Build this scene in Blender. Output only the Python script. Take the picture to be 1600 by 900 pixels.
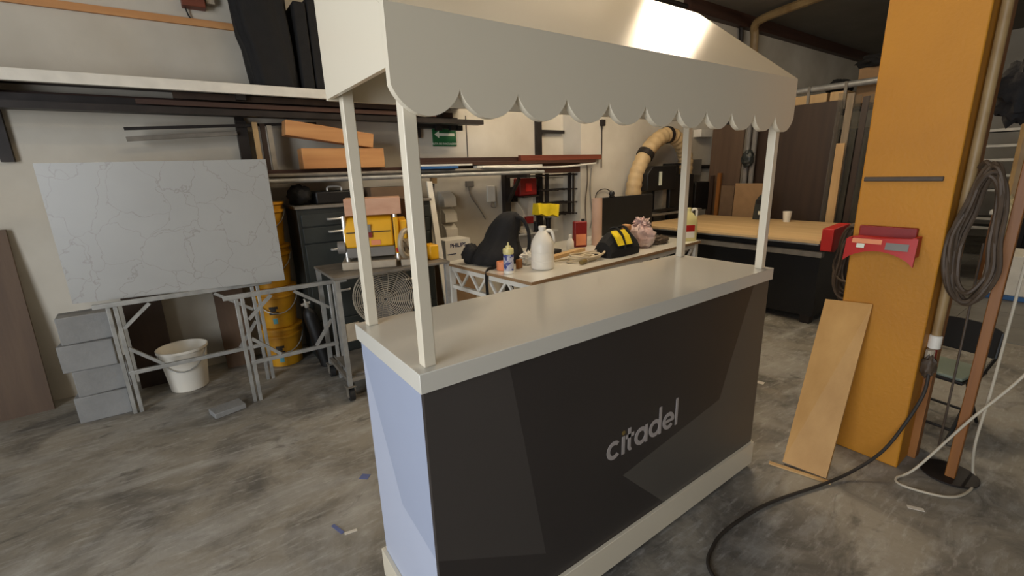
import bpy, bmesh, math, random
from mathutils import Vector, Matrix, noise
random.seed(7)
PI = math.pi
S = bpy.context.scene
COL = S.collection
for o in list(bpy.data.objects): bpy.data.objects.remove(o)

# ------------------------------------------------------------------ camera
CAM = (-0.3743, -0.9068, 1.4464); YAW, PITCH, ROLL, FPX = 0.6168, 0.2531, -0.0331, 706.49
cd = bpy.data.cameras.new('camera'); cam = bpy.data.objects.new('camera', cd); COL.objects.link(cam)
cd.sensor_width = 36.0; cd.lens = FPX * 36.0 / 1600.0; cd.clip_start = .02; cd.clip_end = 100
_f = Vector((math.sin(YAW)*math.cos(PITCH), math.cos(YAW)*math.cos(PITCH), -math.sin(PITCH)))
_r = Vector((math.cos(YAW), -math.sin(YAW), 0)); _u = _r.cross(_f)
_r2 = math.cos(ROLL)*_r + math.sin(ROLL)*_u; _u2 = -math.sin(ROLL)*_r + math.cos(ROLL)*_u
cam.matrix_world = Matrix(((_r2.x, _u2.x, -_f.x, CAM[0]), (_r2.y, _u2.y, -_f.y, CAM[1]), (_r2.z, _u2.z, -_f.z, CAM[2]), (0, 0, 0, 1)))
S.camera = cam

# ------------------------------------------------------------------ world, light, exposure
w = bpy.data.worlds.new('world'); S.world = w; w.use_nodes = True
bg = w.node_tree.nodes['Background']; bg.inputs[0].default_value = (.62, .74, 1, 1); bg.inputs[1].default_value = 1.0
def area(name, loc, target, sx, sy, power, color):
    l = bpy.data.lights.new(name, 'AREA'); l.shape = 'RECTANGLE'; l.size = sx; l.size_y = sy; l.energy = power; l.color = color
    o = bpy.data.objects.new(name, l); COL.objects.link(o); o.location = loc
    o.rotation_euler = (Vector(target)-Vector(loc)).to_track_quat('-Z', 'Y').to_euler()
    return o
area('daylight_at_gate', (-4.05, -1.35, 1.7), (0, -.4, 1.1), 2.5, 3.1, 190, (.94, .97, 1.0))
S.view_settings.view_transform = 'Standard'; S.view_settings.look = 'None'; S.view_settings.gamma = 1
S.view_settings.use_curve_mapping = False; S.view_settings.exposure = 0.0

# ------------------------------------------------------------------ materials
def srgb(c):
    return tuple(((v/255)/12.92 if v/255 <= .04045 else ((v/255+.055)/1.055)**2.4) for v in c) + (1,)
def mat(name, c, rough=.5, metal=0, var=.12, scale=6, bump=0, bscale=40, coat=0, stretch=(1,1,1), c2=None, trans=0, alpha=1, spec=.5, emis=0, detail=4, sharp=None):
    m = bpy.data.materials.new(name); m.use_nodes = True; nt = m.node_tree; N = nt.nodes; L = nt.links
    b = N['Principled BSDF']; b.inputs['Roughness'].default_value = rough; b.inputs['Metallic'].default_value = metal
    b.inputs['Coat Weight'].default_value = coat; b.inputs['Coat Roughness'].default_value = .07; b.inputs['Transmission Weight'].default_value = trans
    b.inputs['Alpha'].default_value = alpha; b.inputs['Specular IOR Level'].default_value = spec
    base = srgb(c); tc = N.new('ShaderNodeTexCoord'); mp = N.new('ShaderNodeMapping'); mp.inputs['Scale'].default_value = stretch
    L.new(tc.outputs['Object'], mp.inputs[0])
    nz = N.new('ShaderNodeTexNoise'); nz.inputs['Scale'].default_value = scale; nz.inputs['Detail'].default_value = detail
    L.new(mp.outputs[0], nz.inputs[0])
    cr = N.new('ShaderNodeValToRGB'); lo, hi = sharp or (.3, .7)
    cr.color_ramp.elements[0].position = lo; cr.color_ramp.elements[1].position = hi
    if c2: cr.color_ramp.elements[0].color = srgb(c2); cr.color_ramp.elements[1].color = base
    else:
        cr.color_ramp.elements[0].color = tuple(v*(1-var) for v in base[:3])+(1,)
        cr.color_ramp.elements[1].color = tuple(min(1, v*(1+var)) for v in base[:3])+(1,)
    L.new(nz.outputs[0], cr.inputs[0]); L.new(cr.outputs[0], b.inputs['Base Color'])
    if emis:
        L.new(cr.outputs[0], b.inputs['Emission Color']); b.inputs['Emission Strength'].default_value = emis
    if bump:
        n2 = N.new('ShaderNodeTexNoise'); n2.inputs['Scale'].default_value = bscale; n2.inputs['Detail'].default_value = 5
        L.new(mp.outputs[0], n2.inputs[0]); bp = N.new('ShaderNodeBump'); bp.inputs['Strength'].default_value = bump; bp.inputs['Distance'].default_value = .01
        L.new(n2.outputs[0], bp.inputs['Height']); L.new(bp.outputs[0], b.inputs['Normal'])
    return m
def floor_mat():
    m = mat('worn_concrete', (138, 132, 120), .62, var=.2, scale=.9, bump=.25, bscale=22)
    nt = m.node_tree; N = nt.nodes; L = nt.links; b = N['Principled BSDF']
    tc = N.new('ShaderNodeTexCoord'); src = b.inputs['Base Color'].links[0].from_socket
    def layer(src, scale, lo, hi, col, fac, stretch=(1, 1, 1), rot=0, dist=0, det=8):
        mp = N.new('ShaderNodeMapping'); mp.inputs['Scale'].default_value = stretch; mp.inputs['Rotation'].default_value = (0, 0, rot)
        L.new(tc.outputs['Object'], mp.inputs[0])
        nz = N.new('ShaderNodeTexNoise'); nz.inputs['Scale'].default_value = scale; nz.inputs['Detail'].default_value = det; nz.inputs['Roughness'].default_value = .65
        nz.inputs['Distortion'].default_value = dist; L.new(mp.outputs[0], nz.inputs[0])
        mr = N.new('ShaderNodeMapRange'); mr.inputs[1].default_value = lo; mr.inputs[2].default_value = hi; mr.inputs[4].default_value = fac
        L.new(nz.outputs[0], mr.inputs[0]); mx = N.new('ShaderNodeMix'); mx.data_type = 'RGBA'
        L.new(mr.outputs[0], mx.inputs[0]); L.new(src, mx.inputs[6]); mx.inputs[7].default_value = srgb(col); L.new(mx.outputs[2], b.inputs['Base Color'])
        return mx.outputs[2]
    s = layer(src, 2.2, .46, .64, (82, 79, 75), .8, dist=.8)
    s = layer(s, 1.1, .5, .62, (160, 158, 152), .6, (1, 1.6, 1), .9, 1.0)
    s = layer(s, 3.5, .52, .72, (178, 177, 172), .55, (1, 3.0, 1), .5, .6)
    s = layer(s, 9, .54, .70, (182, 180, 174), .5, (1, 4.5, 1), .35)
    s = layer(s, 3.2, .57, .72, (56, 53, 49), .7, (1, 1.8, 1), .6, 1.2)
    s = layer(s, 70, .66, .74, (190, 186, 176), .6)
    return m
def wood(name, c, c2, rough=.5, axis='x', scale=5, coat=0):
    st = {'x': (.25, 4, 4), 'y': (4, .25, 4), 'z': (4, 4, .25)}[axis]
    return mat(name, c, rough, c2=c2, scale=scale, stretch=st, bump=.08, bscale=14, coat=coat, detail=6)
M = {}
M['floor'] = floor_mat()
M['wall'] = mat('painted_block_wall', (212, 206, 192), .75, var=.1, scale=1.6, bump=.25, bscale=9, c2=(186, 178, 162))
M['ceil'] = mat('concrete_ceiling', (120, 114, 104), .85, var=.15, scale=1.2, bump=.15)
M['laminate'] = mat('white_laminate', (214, 210, 198), .3, var=.015, scale=2, coat=.6)
M['gloss_white'] = mat('semi_gloss_white_paint', (222, 212, 190), .24, var=.015, scale=2)
M['vinyl_dark'] = mat('charcoal_vinyl', (52, 47, 45), .42, var=.05, scale=3)
M['vinyl_mid'] = mat('lighter_charcoal_vinyl', (68, 63, 60), .42, var=.05, scale=3)
M['vinyl_mid2'] = mat('grey_charcoal_vinyl', (84, 80, 74), .42, var=.05, scale=3)
M['vinyl_blue'] = mat('pale_blue_vinyl', (160, 169, 190), .35, var=.02, scale=3)
M['vinyl_blue2'] = mat('paler_blue_vinyl', (178, 185, 203), .35, var=.02, scale=3)
M['letter'] = mat('silver_grey_vinyl', (168, 160, 156), .4, var=.03)
M['gold'] = mat('gold_vinyl', (120, 100, 52), .4, var=.05)
M['steel'] = mat('galvanised_steel', (166, 166, 162), .42, .45, var=.2, scale=14, bump=.05)
M['dull_steel'] = mat('dusty_steel', (128, 122, 112), .6, .4, var=.25, scale=9)
M['dark_steel'] = mat('dark_painted_steel', (42, 36, 33), .5, .3, var=.3, scale=9)
M['black'] = mat('black_plastic', (17, 16, 16), .5, var=.2, scale=9)
M['black_cloth'] = mat('black_nylon', (17, 16, 16), .85, var=.3, scale=14, bump=.3, bscale=90)
M['rubber'] = mat('black_rubber', (28, 27, 26), .7, var=.2)
M['cabinet'] = mat('dark_green_grey_enamel', (46, 50, 48), .45, var=.2, scale=5)
M['chrome'] = mat('chrome', (215, 212, 205), .3, .6, var=.05)
M['yellow'] = mat('yellow_plastic', (226, 168, 22), .42, var=.1, scale=6)
M['bucket'] = mat('yellow_bucket_plastic', (214, 158, 28), .5, c2=(172, 118, 20), scale=5)
M['grey_pl'] = mat('grey_plastic', (120, 116, 110), .5, var=.1)
M['beige_metal'] = mat('dusty_cast_metal', (170, 158, 138), .55, .2, var=.15, scale=12)
M['white_pl'] = mat('white_plastic', (226, 221, 208), .4, var=.03)
M['white_paint'] = mat('white_painted_steel', (222, 217, 204), .5, var=.07, scale=12)
M['red'] = mat('red_plastic', (176, 28, 20), .5, var=.1)
M['red_dark'] = mat('dark_red_enamel', (128, 24, 20), .45, var=.15)
M['yellow_cloth'] = mat('yellow_cloth', (224, 196, 20), .8, var=.12, scale=14, bump=.3)
M['ochre'] = mat('ochre_paint', (192, 130, 26), .62, c2=(176, 116, 24), scale=1.8, bump=.2, bscale=60)
M['ply'] = mat('plywood_tan', (198, 152, 88), .6, c2=(180, 134, 72), scale=5, bump=.1, bscale=60, stretch=(2, 2, .8), detail=7)
M['ply_x'] = wood('plywood_top', (212, 182, 134), (192, 160, 112), .55, 'y', 3)
M['pine'] = wood('orange_pine', (206, 152, 96), (182, 124, 74), .55, 'x', 4)
M['pink_wood'] = wood('pinkish_cedar', (206, 162, 132), (188, 140, 110), .55, 'x', 4)
M['brown_wood'] = wood('dark_brown_wood', (74, 46, 34), (50, 30, 22), .5, 'x', 5)
M['red_wood'] = wood('red_brown_wood', (128, 64, 42), (98, 46, 30), .5, 'x', 5)
M['walnut'] = wood('walnut_sheet', (64, 46, 32), (48, 33, 23), .5, 'z', 3)
M['brown_sheet'] = wood('brown_sheet', (100, 78, 58), (82, 62, 46), .6, 'z', 3)
M['light_wood'] = wood('light_timber', (206, 172, 122), (184, 148, 98), .55, 'z', 4)
M['post_wood'] = wood('reddish_post_wood', (152, 98, 42), (122, 74, 28), .5, 'z', 4)
M['card'] = mat('cardboard', (150, 118, 82), .8, var=.1, scale=8)
M['card_dark'] = mat('dark_cardboard', (104, 82, 60), .8, var=.12, scale=8)
M['tube_card'] = mat('pale_cardboard_tube', (196, 162, 138), .7, var=.06)
M['orange'] = mat('orange_tape', (224, 140, 96), .5, var=.06)
M['amber'] = mat('amber_bottle', (150, 74, 26), .3, var=.1)
M['blue_print'] = mat('blue_label', (54, 62, 124), .5, c2=(176, 176, 186), scale=26, sharp=(.5, .56))
M['blue'] = mat('blue_plastic', (48, 96, 150), .45, var=.1)
M['teal'] = mat('pale_blue_label', (96, 160, 170), .5, var=.1)
M['ink'] = mat('dark_ink', (44, 38, 30), .6, var=.1)
M['green'] = mat('green_sign', (18, 92, 50), .45, var=.06)
M['sign_white'] = mat('white_print', (214, 218, 200), .5, var=.03)
M['navy_ink'] = mat('navy_print', (36, 44, 80), .5, var=.05)
M['pink_bag'] = mat('pink_plastic_film', (238, 224, 218), .28, c2=(222, 184, 178), scale=7, trans=.35, bump=.3, bscale=25)
M['hose'] = mat('beige_flexible_hose', (186, 160, 118), .55, var=.12, scale=10)
M['beige_cable'] = mat('beige_cable', (186, 170, 140), .55, var=.1)
M['dark_cable'] = mat('dusty_dark_cable', (74, 60, 46), .6, var=.2, scale=16)
M['black_flex'] = mat('dusty_black_flex', (46, 40, 34), .7, var=.2, scale=12)
M['white_cable'] = mat('off_white_cable', (190, 180, 160), .5, var=.08)
M['pale_yellow'] = mat('pale_yellow_plastic', (226, 216, 150), .35, var=.05, trans=.15)
M['clear'] = mat('clear_plastic', (170, 166, 150), .15, var=.05, trans=.8, alpha=.35)
M['grey_wood'] = mat('weathered_grey_board', (140, 124, 102), .7, var=.2, scale=9, stretch=(4, 4, .4))
M['pale_pipe'] = mat('pale_pvc_pipe', (164, 138, 94), .5, c2=(136, 108, 68), scale=7)
M['stone'] = mat('grey_block', (138, 138, 136), .8, var=.1, scale=8, bump=.3)
M['tile'] = mat('grey_floor_tile', (120, 117, 110), .5, var=.18, scale=4)
M['seat'] = mat('grey_green_vinyl_seat', (124, 136, 124), .5, var=.06)
M['blue_tape'] = mat('blue_tape', (92, 102, 146), .6, var=.1)
M['cream_cloth'] = mat('cream_work_glove', (204, 186, 142), .85, var=.15, scale=16, bump=.4)
M['bluefloor_chip'] = mat('pale_chip', (206, 200, 188), .7, var=.05)
def marble_mat():
    m = mat('grey_marble', (158, 157, 152), .35, var=.05, scale=2.5); nt = m.node_tree; N = nt.nodes; L = nt.links; b = N['Principled BSDF']
    src = b.inputs['Base Color'].links[0].from_socket; tc = N.new('ShaderNodeTexCoord')
    nz = N.new('ShaderNodeTexNoise'); nz.inputs['Scale'].default_value = 3; nz.inputs['Detail'].default_value = 5; L.new(tc.outputs['Object'], nz.inputs[0])
    ad = N.new('ShaderNodeVectorMath'); ad.operation = 'MULTIPLY_ADD'; ad.inputs[1].default_value = (.55, .55, .55)
    L.new(nz.outputs[1], ad.inputs[0]); L.new(tc.outputs['Object'], ad.inputs[2])
    v = N.new('ShaderNodeTexVoronoi'); v.feature = 'DISTANCE_TO_EDGE'; v.inputs['Scale'].default_value = 4.3; L.new(ad.outputs[0], v.inputs[0])
    mr = N.new('ShaderNodeMapRange'); mr.inputs[1].default_value = 0; mr.inputs[2].default_value = .016; mr.inputs[3].default_value = .42; mr.inputs[4].default_value = 0
    L.new(v.outputs[0], mr.inputs[0]); mx = N.new('ShaderNodeMix'); mx.data_type = 'RGBA'
    L.new(mr.outputs[0], mx.inputs[0]); L.new(src, mx.inputs[6]); mx.inputs[7].default_value = srgb((112, 102, 92)); L.new(mx.outputs[2], b.inputs['Base Color'])
    return m
M['marble'] = marble_mat()

# ------------------------------------------------------------------ mesh helpers
class MB:
    def __init__(s, X=None): s.v = []; s.f = []; s.mi = []; s.cur = 0; s.X = X or Matrix()
    def add(s, vs, fs):
        b = len(s.v); s.v += [s.X @ Vector(p) for p in vs]
        for f in fs: s.f.append([b+i for i in f]); s.mi.append(s.cur)
        return s
    def box(s, x0, x1, y0, y1, z0, z1, X=None):
        vs = [Vector((x, y, z)) for z in (z0, z1) for y in (y0, y1) for x in (x0, x1)]
        if X: vs = [X @ p for p in vs]
        return s.add(vs, [(0,2,3,1),(4,5,7,6),(0,1,5,4),(2,6,7,3),(0,4,6,2),(1,3,7,5)])
    def bar(s, p, q, wx, wz, up=(0,0,1)):
        p = Vector(p); q = Vector(q); d = (q-p).normalized(); up = Vector(up)
        if abs(d.dot(up)) > .98: up = Vector((0,1,0))
        a = d.cross(up).normalized(); b = a.cross(d)
        vs = [c + a*i*wx/2 + b*j*wz/2 for c in (p, q) for i, j in ((-1,-1),(1,-1),(1,1),(-1,1))]
        return s.add(vs, [(0,1,2,3),(7,6,5,4),(0,4,5,1),(1,5,6,2),(2,6,7,3),(3,7,4,0)])
    def tube(s, pts, r, n=8, closed=False, caps=True):
        P = [Vector(p) for p in pts]; k = len(P); rings = []; a = None
        for i in range(k):
            if closed: d = P[(i+1) % k]-P[i-1]
            else: d = P[min(i+1, k-1)]-P[max(i-1, 0)]
            d = d.normalized() if d.length > 1e-9 else Vector((0,0,1))
            if a is None:
                a = d.cross(Vector((0,0,1)));
                if a.length < .05: a = d.cross(Vector((1,0,0)))
            a = (a - d*a.dot(d)).normalized(); b = d.cross(a)
            rr = r[i] if isinstance(r, (list, tuple)) else r
            rings.append([P[i] + (a*math.cos(2*PI*j/n)+b*math.sin(2*PI*j/n))*rr for j in range(n)])
        fs = []; m = k if closed else k-1
        for i in range(m):
            for j in range(n):
                fs.append((i*n+j, i*n+(j+1) % n, ((i+1) % k)*n+(j+1) % n, ((i+1) % k)*n+j))
        if caps and not closed: fs += [tuple(range(n-1, -1, -1)), tuple(range((k-1)*n, k*n))]
        return s.add([p for R in rings for p in R], fs)
    def cyl(s, p, q, r, n=16, r2=None): return s.tube([p, q], [r, r if r2 is None else r2], n)
    def lathe(s, prof, c=(0,0,0), n=24, X=None):
        X = X or Matrix.Translation(c); k = len(prof)
        vs = [X @ Vector((r*math.cos(2*PI*j/n), r*math.sin(2*PI*j/n), z)) for r, z in prof for j in range(n)]
        fs = [(i*n+j, i*n+(j+1) % n, (i+1)*n+(j+1) % n, (i+1)*n+j) for i in range(k-1) for j in range(n)]
        fs += [tuple(range(n-1, -1, -1)), tuple(range((k-1)*n, k*n))]
        return s.add(vs, fs)
    def prism(s, poly, a, b, ax='y'):
        def P(u, v, t): return {'y': (u, t, v), 'x': (t, u, v), 'z': (u, v, t)}[ax]
        n = len(poly); vs = [P(u, v, a) for u, v in poly]+[P(u, v, b) for u, v in poly]
        return s.add(vs, [tuple(range(n)), tuple(range(2*n-1, n-1, -1))]+[(i, i+n, (i+1) % n+n, (i+1) % n) for i in range(n)])
    def blob(s, c, R, amp=.1, fr=3, seed=0, n=28, m=18, flat=True, shape=None):
        vs = []; fs = []
        for i in range(m+1):
            th = PI*i/m
            for j in range(n):
                ph = 2*PI*j/n; d = Vector((math.sin(th)*math.cos(ph), math.sin(th)*math.sin(ph), -math.cos(th)))
                k = 1+amp*noise.noise(d*fr+Vector((seed*7.3, seed*3.1, 0)))+amp*.5*noise.noise(d*fr*2.7+Vector((seed, 0, seed*5)))
                p = Vector((d.x*R[0]*k, d.y*R[1]*k, d.z*R[2]*k))
                if shape: p = shape(p, d)
                if flat: p.z = max(p.z, -R[2]*.82)
                vs.append(p+Vector(c))
        for i in range(m):
            for j in range(n): fs.append((i*n+j, i*n+(j+1) % n, (i+1)*n+(j+1) % n, (i+1)*n+j))
        return s.add(vs, fs)
    def loft(s, rings, cap=True):
        n = len(rings[0]); vs = [p for R in rings for p in R]
        fs = [(i*n+j, i*n+(j+1) % n, (i+1)*n+(j+1) % n, (i+1)*n+j) for i in range(len(rings)-1) for j in range(n)]
        if cap: fs += [tuple(range(n-1, -1, -1)), tuple(range((len(rings)-1)*n, len(rings)*n))]
        return s.add(vs, fs)
    def build(s, name, m, parent=None, bev=0, loc=None, ang=35, flat=False):
        org = Vector((0,0,0))
        if parent is not None: org = Vector(parent['_o'])
        elif loc is not None: org = Vector(loc)
        else:
            xs = [v.x for v in s.v]; ys = [v.y for v in s.v]; org = Vector(((min(xs)+max(xs))/2, (min(ys)+max(ys))/2, min(v.z for v in s.v)))
        me = bpy.data.meshes.new(name); me.from_pydata([tuple(v-org) for v in s.v], [], s.f)
        ms = m if isinstance(m, (list, tuple)) else [m]
        for x in ms: me.materials.append(M[x])
        for p, i in zip(me.polygons, s.mi): p.material_index = i
        bm = bmesh.new(); bm.from_mesh(me); bmesh.ops.recalc_face_normals(bm, faces=bm.faces); bm.to_mesh(me); bm.free()
        if not flat:
            me.polygons.foreach_set('use_smooth', [True]*len(me.polygons)); me.set_sharp_from_angle(angle=math.radians(ang))
        o = bpy.data.objects.new(name, me); COL.objects.link(o); o['_o'] = tuple(org)
        if parent is not None: o.parent = parent
        else: o.location = org
        if bev:
            b = o.modifiers.new('bevel', 'BEVEL'); b.width = bev; b.segments = 2; b.limit_method = 'ANGLE'; b.angle_limit = math.radians(40)
        return o
def thing(name, label, cat, loc, group=None):
    o = bpy.data.objects.new(name, None); COL.objects.link(o); o.location = loc; o['_o'] = tuple(loc); o.empty_display_size = .05
    return tag(o, label, cat, group)
def tag(o, label, cat, group=None):
    o['label'] = label; o['category'] = cat
    if group: o['group'] = group
    return o
def struct(o): o['kind'] = 'structure'; return o
def kids(o): return [c for c in bpy.data.objects if c.parent == o]
def copy_tree(o, parent=None, off=None, label=None, mat=None):
    c = o.copy(); COL.objects.link(c); c.parent = parent
    if off is not None: c.location = Vector(o.location)+Vector(off)
    if label: c['label'] = label
    for ch in kids(o):
        if ch is not c: copy_tree(ch, c)
    return c
def smooth(pts, k=6, closed=False):
    P = [Vector(p) for p in pts]; n = len(P); out = []
    for i in range(n if closed else n-1):
        g = (lambda j: P[j % n]) if closed else (lambda j: P[max(0, min(n-1, j))])
        a, b, c, d = g(i-1), g(i), g(i+1), g(i+2)
        for t in range(k):
            t /= k; out.append(.5*((2*b)+(c-a)*t+(2*a-5*b+4*c-d)*t*t+(3*b-a-3*c+d)*t**3))
    if not closed: out.append(P[-1])
    return out
def RZ(a): return Matrix.Rotation(a, 4, 'Z')
def T(x, y, z): return Matrix.Translation((x, y, z))
def text_mesh(name, txt, size, X, m, parent, bold=0):
    cu = bpy.data.curves.new(name, 'FONT'); cu.body = txt; cu.size = size; cu.align_x = 'CENTER'; cu.align_y = 'CENTER'; cu.extrude = .0005; cu.offset = bold
    t = bpy.data.objects.new(name+'_curve', cu); COL.objects.link(t)
    bpy.context.view_layer.update()
    me = bpy.data.meshes.new_from_object(t.evaluated_get(bpy.context.evaluated_depsgraph_get())); bpy.data.objects.remove(t); bpy.data.curves.remove(cu)
    me.transform(T(*(-Vector(parent['_o']))) @ X); me.materials.clear(); me.materials.append(M[m]); me.name = name
    o = bpy.data.objects.new(name, me); COL.objects.link(o); o.parent = parent; o['_o'] = parent['_o']
    return o
FACE_Y = Matrix(((1,0,0,0),(0,0,-1,0),(0,1,0,0),(0,0,0,1)))   # text plane facing -y, upright

# ================================================================== setting
YB, YP, ZC = 3.30, 3.00, 3.48     # rear wall (recessed part), rear wall (thick part), ceiling
fl = struct(MB().box(-4.2, 11.7, -5.2, 3.5, -.12, 0).build('floor', 'floor', loc=(0,0,0)))
struct(MB().box(-4.2, 11.7, -5.2, 3.5, ZC, ZC+.12).build('ceiling', 'ceil', loc=(0,0,0)))
wb = MB(); wb.box(-4.2, 3.42, YB, YB+.2, 0, ZC); wb.box(3.42, 11.7, YP, YB+.2, 0, ZC)
struct(wb.build('wall_back', 'wall', loc=(0,0,0)))
wl = MB(); wl.box(-4.2, -4.0, -.05, 3.3, 0, ZC); wl.box(-4.2, -4.0, -5.0, -2.75, 0, ZC); wl.box(-4.2, -4.0, -2.75, -.05, 3.3, ZC)
struct(wl.build('wall_left', 'wall', loc=(0,0,0)))
struct(MB().box(11.5, 11.7, -5.0, YP, 0, ZC).build('wall_right', 'wall', loc=(0,0,0)))
struct(MB().box(-4.2, 11.7, -5.2, -5.0, 0, ZC).build('wall_front', 'wall', loc=(0,0,0)))
# dark ceiling beam along the rear wall
struct(MB().box(5.2, 11.5, YP-.10, YP, ZC-.16, ZC).build('trim_1', 'brown_wood', loc=(0,0,0)))
# floor tiles in the far bay on the right
tile = None
for i in range(9):
    for j in range(5):
        x = 4.75+i*.5; y = -1.55+j*.5
        if tile is None: tile = MB().box(0, .49, 0, .49, 0, .006).build('tile', 'tile', fl); tile.location = (x, y, 0)
        else:
            t = tile.copy(); COL.objects.link(t); t.location = (x, y, 0)

# ================================================================== the display cart
L_, W_ = 1.674, .479
cart = thing('display_cart', 'white market cart with scalloped slanting canopy and charcoal front reading citadel', 'market cart', (L_/2, W_/2, 0))
MB().box(0, L_, 0, W_, .949, 1.0).build('countertop', 'laminate', cart, bev=.0015)
fp = MB(); YF = .0101
def fpoly(pts, k): fp.cur = k; fp.add([(x, YF, z) for x, z in pts], [tuple(range(len(pts)))])
fpoly([(.01,.949),(.258,.949),(.303,.687),(.374,.265),(.01,.462)], 1)
fpoly([(1.664,.949),(1.537,.949),(1.407,.645),(1.339,.477),(.732,.385),(.964,.165),(1.1,.03),(1.664,.03)], 2)
fpoly([(.258,.949),(1.537,.949),(1.407,.645),(1.339,.477),(.732,.385),(.964,.165),(1.1,.03),(.01,.03),(.01,.462),(.374,.265),(.303,.687)], 0)
fp.cur = 0; fp.add([(.01,YF,.03),(1.664,YF,.03),(1.664,YF,.949),(.01,YF,.949),(.01,.025,.03),(1.664,.025,.03),(1.664,.025,.949),(.01,.025,.949)], [(4,5,6,7),(0,1,5,4),(1,2,6,5),(2,3,7,6),(3,0,4,7)])
front = fp.build('front_panel', ['vinyl_dark', 'vinyl_mid', 'vinyl_mid2'], cart, flat=True)
lp = MB(); XL = .0101
def lpoly(pts, k): lp.cur = k; lp.add([(XL, y, z) for y, z in pts], [tuple(range(len(pts)))])
lpoly([(.0102,.949),(.469,.949),(.469,.91),(.243,.483),(.0102,.452)], 0); lpoly([(.469,.91),(.243,.483),(.0102,.452),(.0102,.03),(.469,.03)], 1)
lp.cur = 0; lp.add([(XL,.0102,.03),(XL,.469,.03),(XL,.469,.949),(XL,.0102,.949),(.025,.0252,.03),(.025,.469,.03),(.025,.469,.949),(.025,.0252,.949)], [(4,5,6,7),(0,1,5,4),(1,2,6,5),(2,3,7,6),(3,0,4,7)])
lp.build('side_panel', ['vinyl_blue', 'vinyl_blue2'], cart, flat=True)
MB().box(1.649, 1.664, .0252, .469, .03, .949).build('side_panel', 'vinyl_mid', cart)
MB().box(.025, 1.649, .454, .469, .03, .949).build('back_panel', 'gloss_white', cart)
MB().box(-.002, L_-.008, -.004, .0100, .03, .145).build('base_board', 'gloss_white', cart, bev=.0015)
MB().box(-.004, .0100, .0101, .483, .03, .145).build('base_board', 'gloss_white', cart, bev=.0015)
MB().box(1.6641, 1.678, .0101, .483, .03, .145).build('base_board', 'gloss_white', cart, bev=.0015)
MB().box(.0101, 1.664, .4691, .483, .03, .145).build('base_board', 'gloss_white', cart, bev=.0015)
MB().box(.03, 1.64, .03, .45, .04, .06).build('floor_board', 'ply', cart)
for x, y in ((.12, .10), (L_-.12, .10), (.12, W_-.10), (L_-.12, W_-.10)):
    c = MB(); c.box(x-.03, x+.03, y-.03, y+.03, .034, .0399); c.cyl((x-.012, y, .018), (x+.012, y, .018), .018); c.build('caster', 'rubber', cart)
PI_ = .0415; ph = .0155
for x, y, top in ((PI_, PI_, 1.77), (L_-PI_, PI_, 1.77), (PI_, W_-PI_, 2.05), (L_-PI_, W_-PI_, 2.05)):
    MB().box(x-ph, x+ph, y-ph, y+ph, 1.0, top).build('post', 'gloss_white', cart, bev=.002)
# canopy
CX0, CX1, CYF, CYB = -.0023, 1.7073, .006, .4705
ZF, ZBK, ZCU, ZSD = 1.7657, 2.1217, 1.621, 1.652
cn = MB(); ang = math.atan2(ZBK-ZF, CYB-CYF); tn = .012
VT = .019; zs = ZF+VT*math.tan(ang); cn.prism([(CYF+VT+.0001, zs), (CYB, ZBK), (CYB, ZBK-tn/math.cos(ang)), (CYF+VT+.0001, zs-tn/math.cos(ang))], CX0, CX1, 'x')
canopy = cn.build('canopy_roof', 'gloss_white', cart)
pts = [(CX0, ZF), (CX1, ZF)]; ns = 11; sw = (CX1-CX0)/ns
for i in range(ns-1, -1, -1):
    xc = CX0+sw*(i+.5)
    for k in range(21):
        a = PI*k/20; pts.append((xc+math.cos(a)*sw/2, ZCU-.058*math.sin(a)**1.45))
va = MB(); va.prism(pts, CYF, CYF+VT, 'y')
for v in va.v:
    if v.y > CYF+.01 and v.z > ZF-.0001: v.z = zs
va.build('scalloped_valance', 'gloss_white', canopy, flat=True)
side = [(CYF+VT+.0002, ZSD), (CYB-.0122, ZSD), (CYB-.0122, ZBK-.0255), (CYF+VT+.0002, zs-.0155)]
MB().prism(side, CX0, CX0+.012, 'x').build('canopy_side', 'gloss_white', canopy, flat=True)
MB().prism(side, CX1-.012, CX1, 'x').build('canopy_side', 'gloss_white', canopy, flat=True)
MB().box(CX0, CX1, CYB-.012, CYB, ZSD-.003, ZBK-.016).build('canopy_back', 'gloss_white', canopy)
# logo "citadel": geometric sans drawn from rings and bars on the front panel
def ring_arc(mb, cx, cz, r, t, a0, a1, n=28):
    vs = []; fs = []
    for i in range(n+1):
        a = a0+(a1-a0)*i/n
        for rr in (r, r-t):
            for y in (YF-.0009, YF-.0001): vs.append((cx+rr*math.cos(a), y, cz+rr*math.sin(a)))
    for i in range(n):
        b = i*4; d = b+4; fs += [(b, d, d+2, b+2), (b+1, b+3, d+3, d+1), (b, b+1, d+1, d), (b+2, d+2, d+3, b+3)]
    fs += [(0, 2, 3, 1), (n*4, n*4+1, n*4+3, n*4+2)]
    mb.add(vs, fs)
def rect(mb, x0, x1, z0, z1): mb.box(x0, x1, YF-.0012, YF-.00005, z0, z1)
zb = .473; r = .0355; st = .0162; zc = zb+r
def letter(fn, m='letter'): b = MB(); fn(b); b.build('letter', m, front, flat=True)
letter(lambda b: ring_arc(b, .681, zc, r, st, .75, 2*PI-.75))
letter(lambda b: rect(b, .7215, .7365, zb, zb+2*r))
letter(lambda b: ring_arc(b, .729, zb+2*r+.013, .0085, .0084, 0, 2*PI), 'gold')
def _t(b): rect(b, .7525, .7675, zb+.016, zb+.092); rect(b, .7425, .7845, zb+.054, zb+.069); ring_arc(b, .7685, zb+.0165, .016, .0135, PI, 1.62*PI, 10)
letter(_t)
def _a(b): ring_arc(b, .824, zc, r, st, 0, 2*PI); rect(b, .8465, .8605, zb, zb+2*r)
letter(_a)
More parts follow.
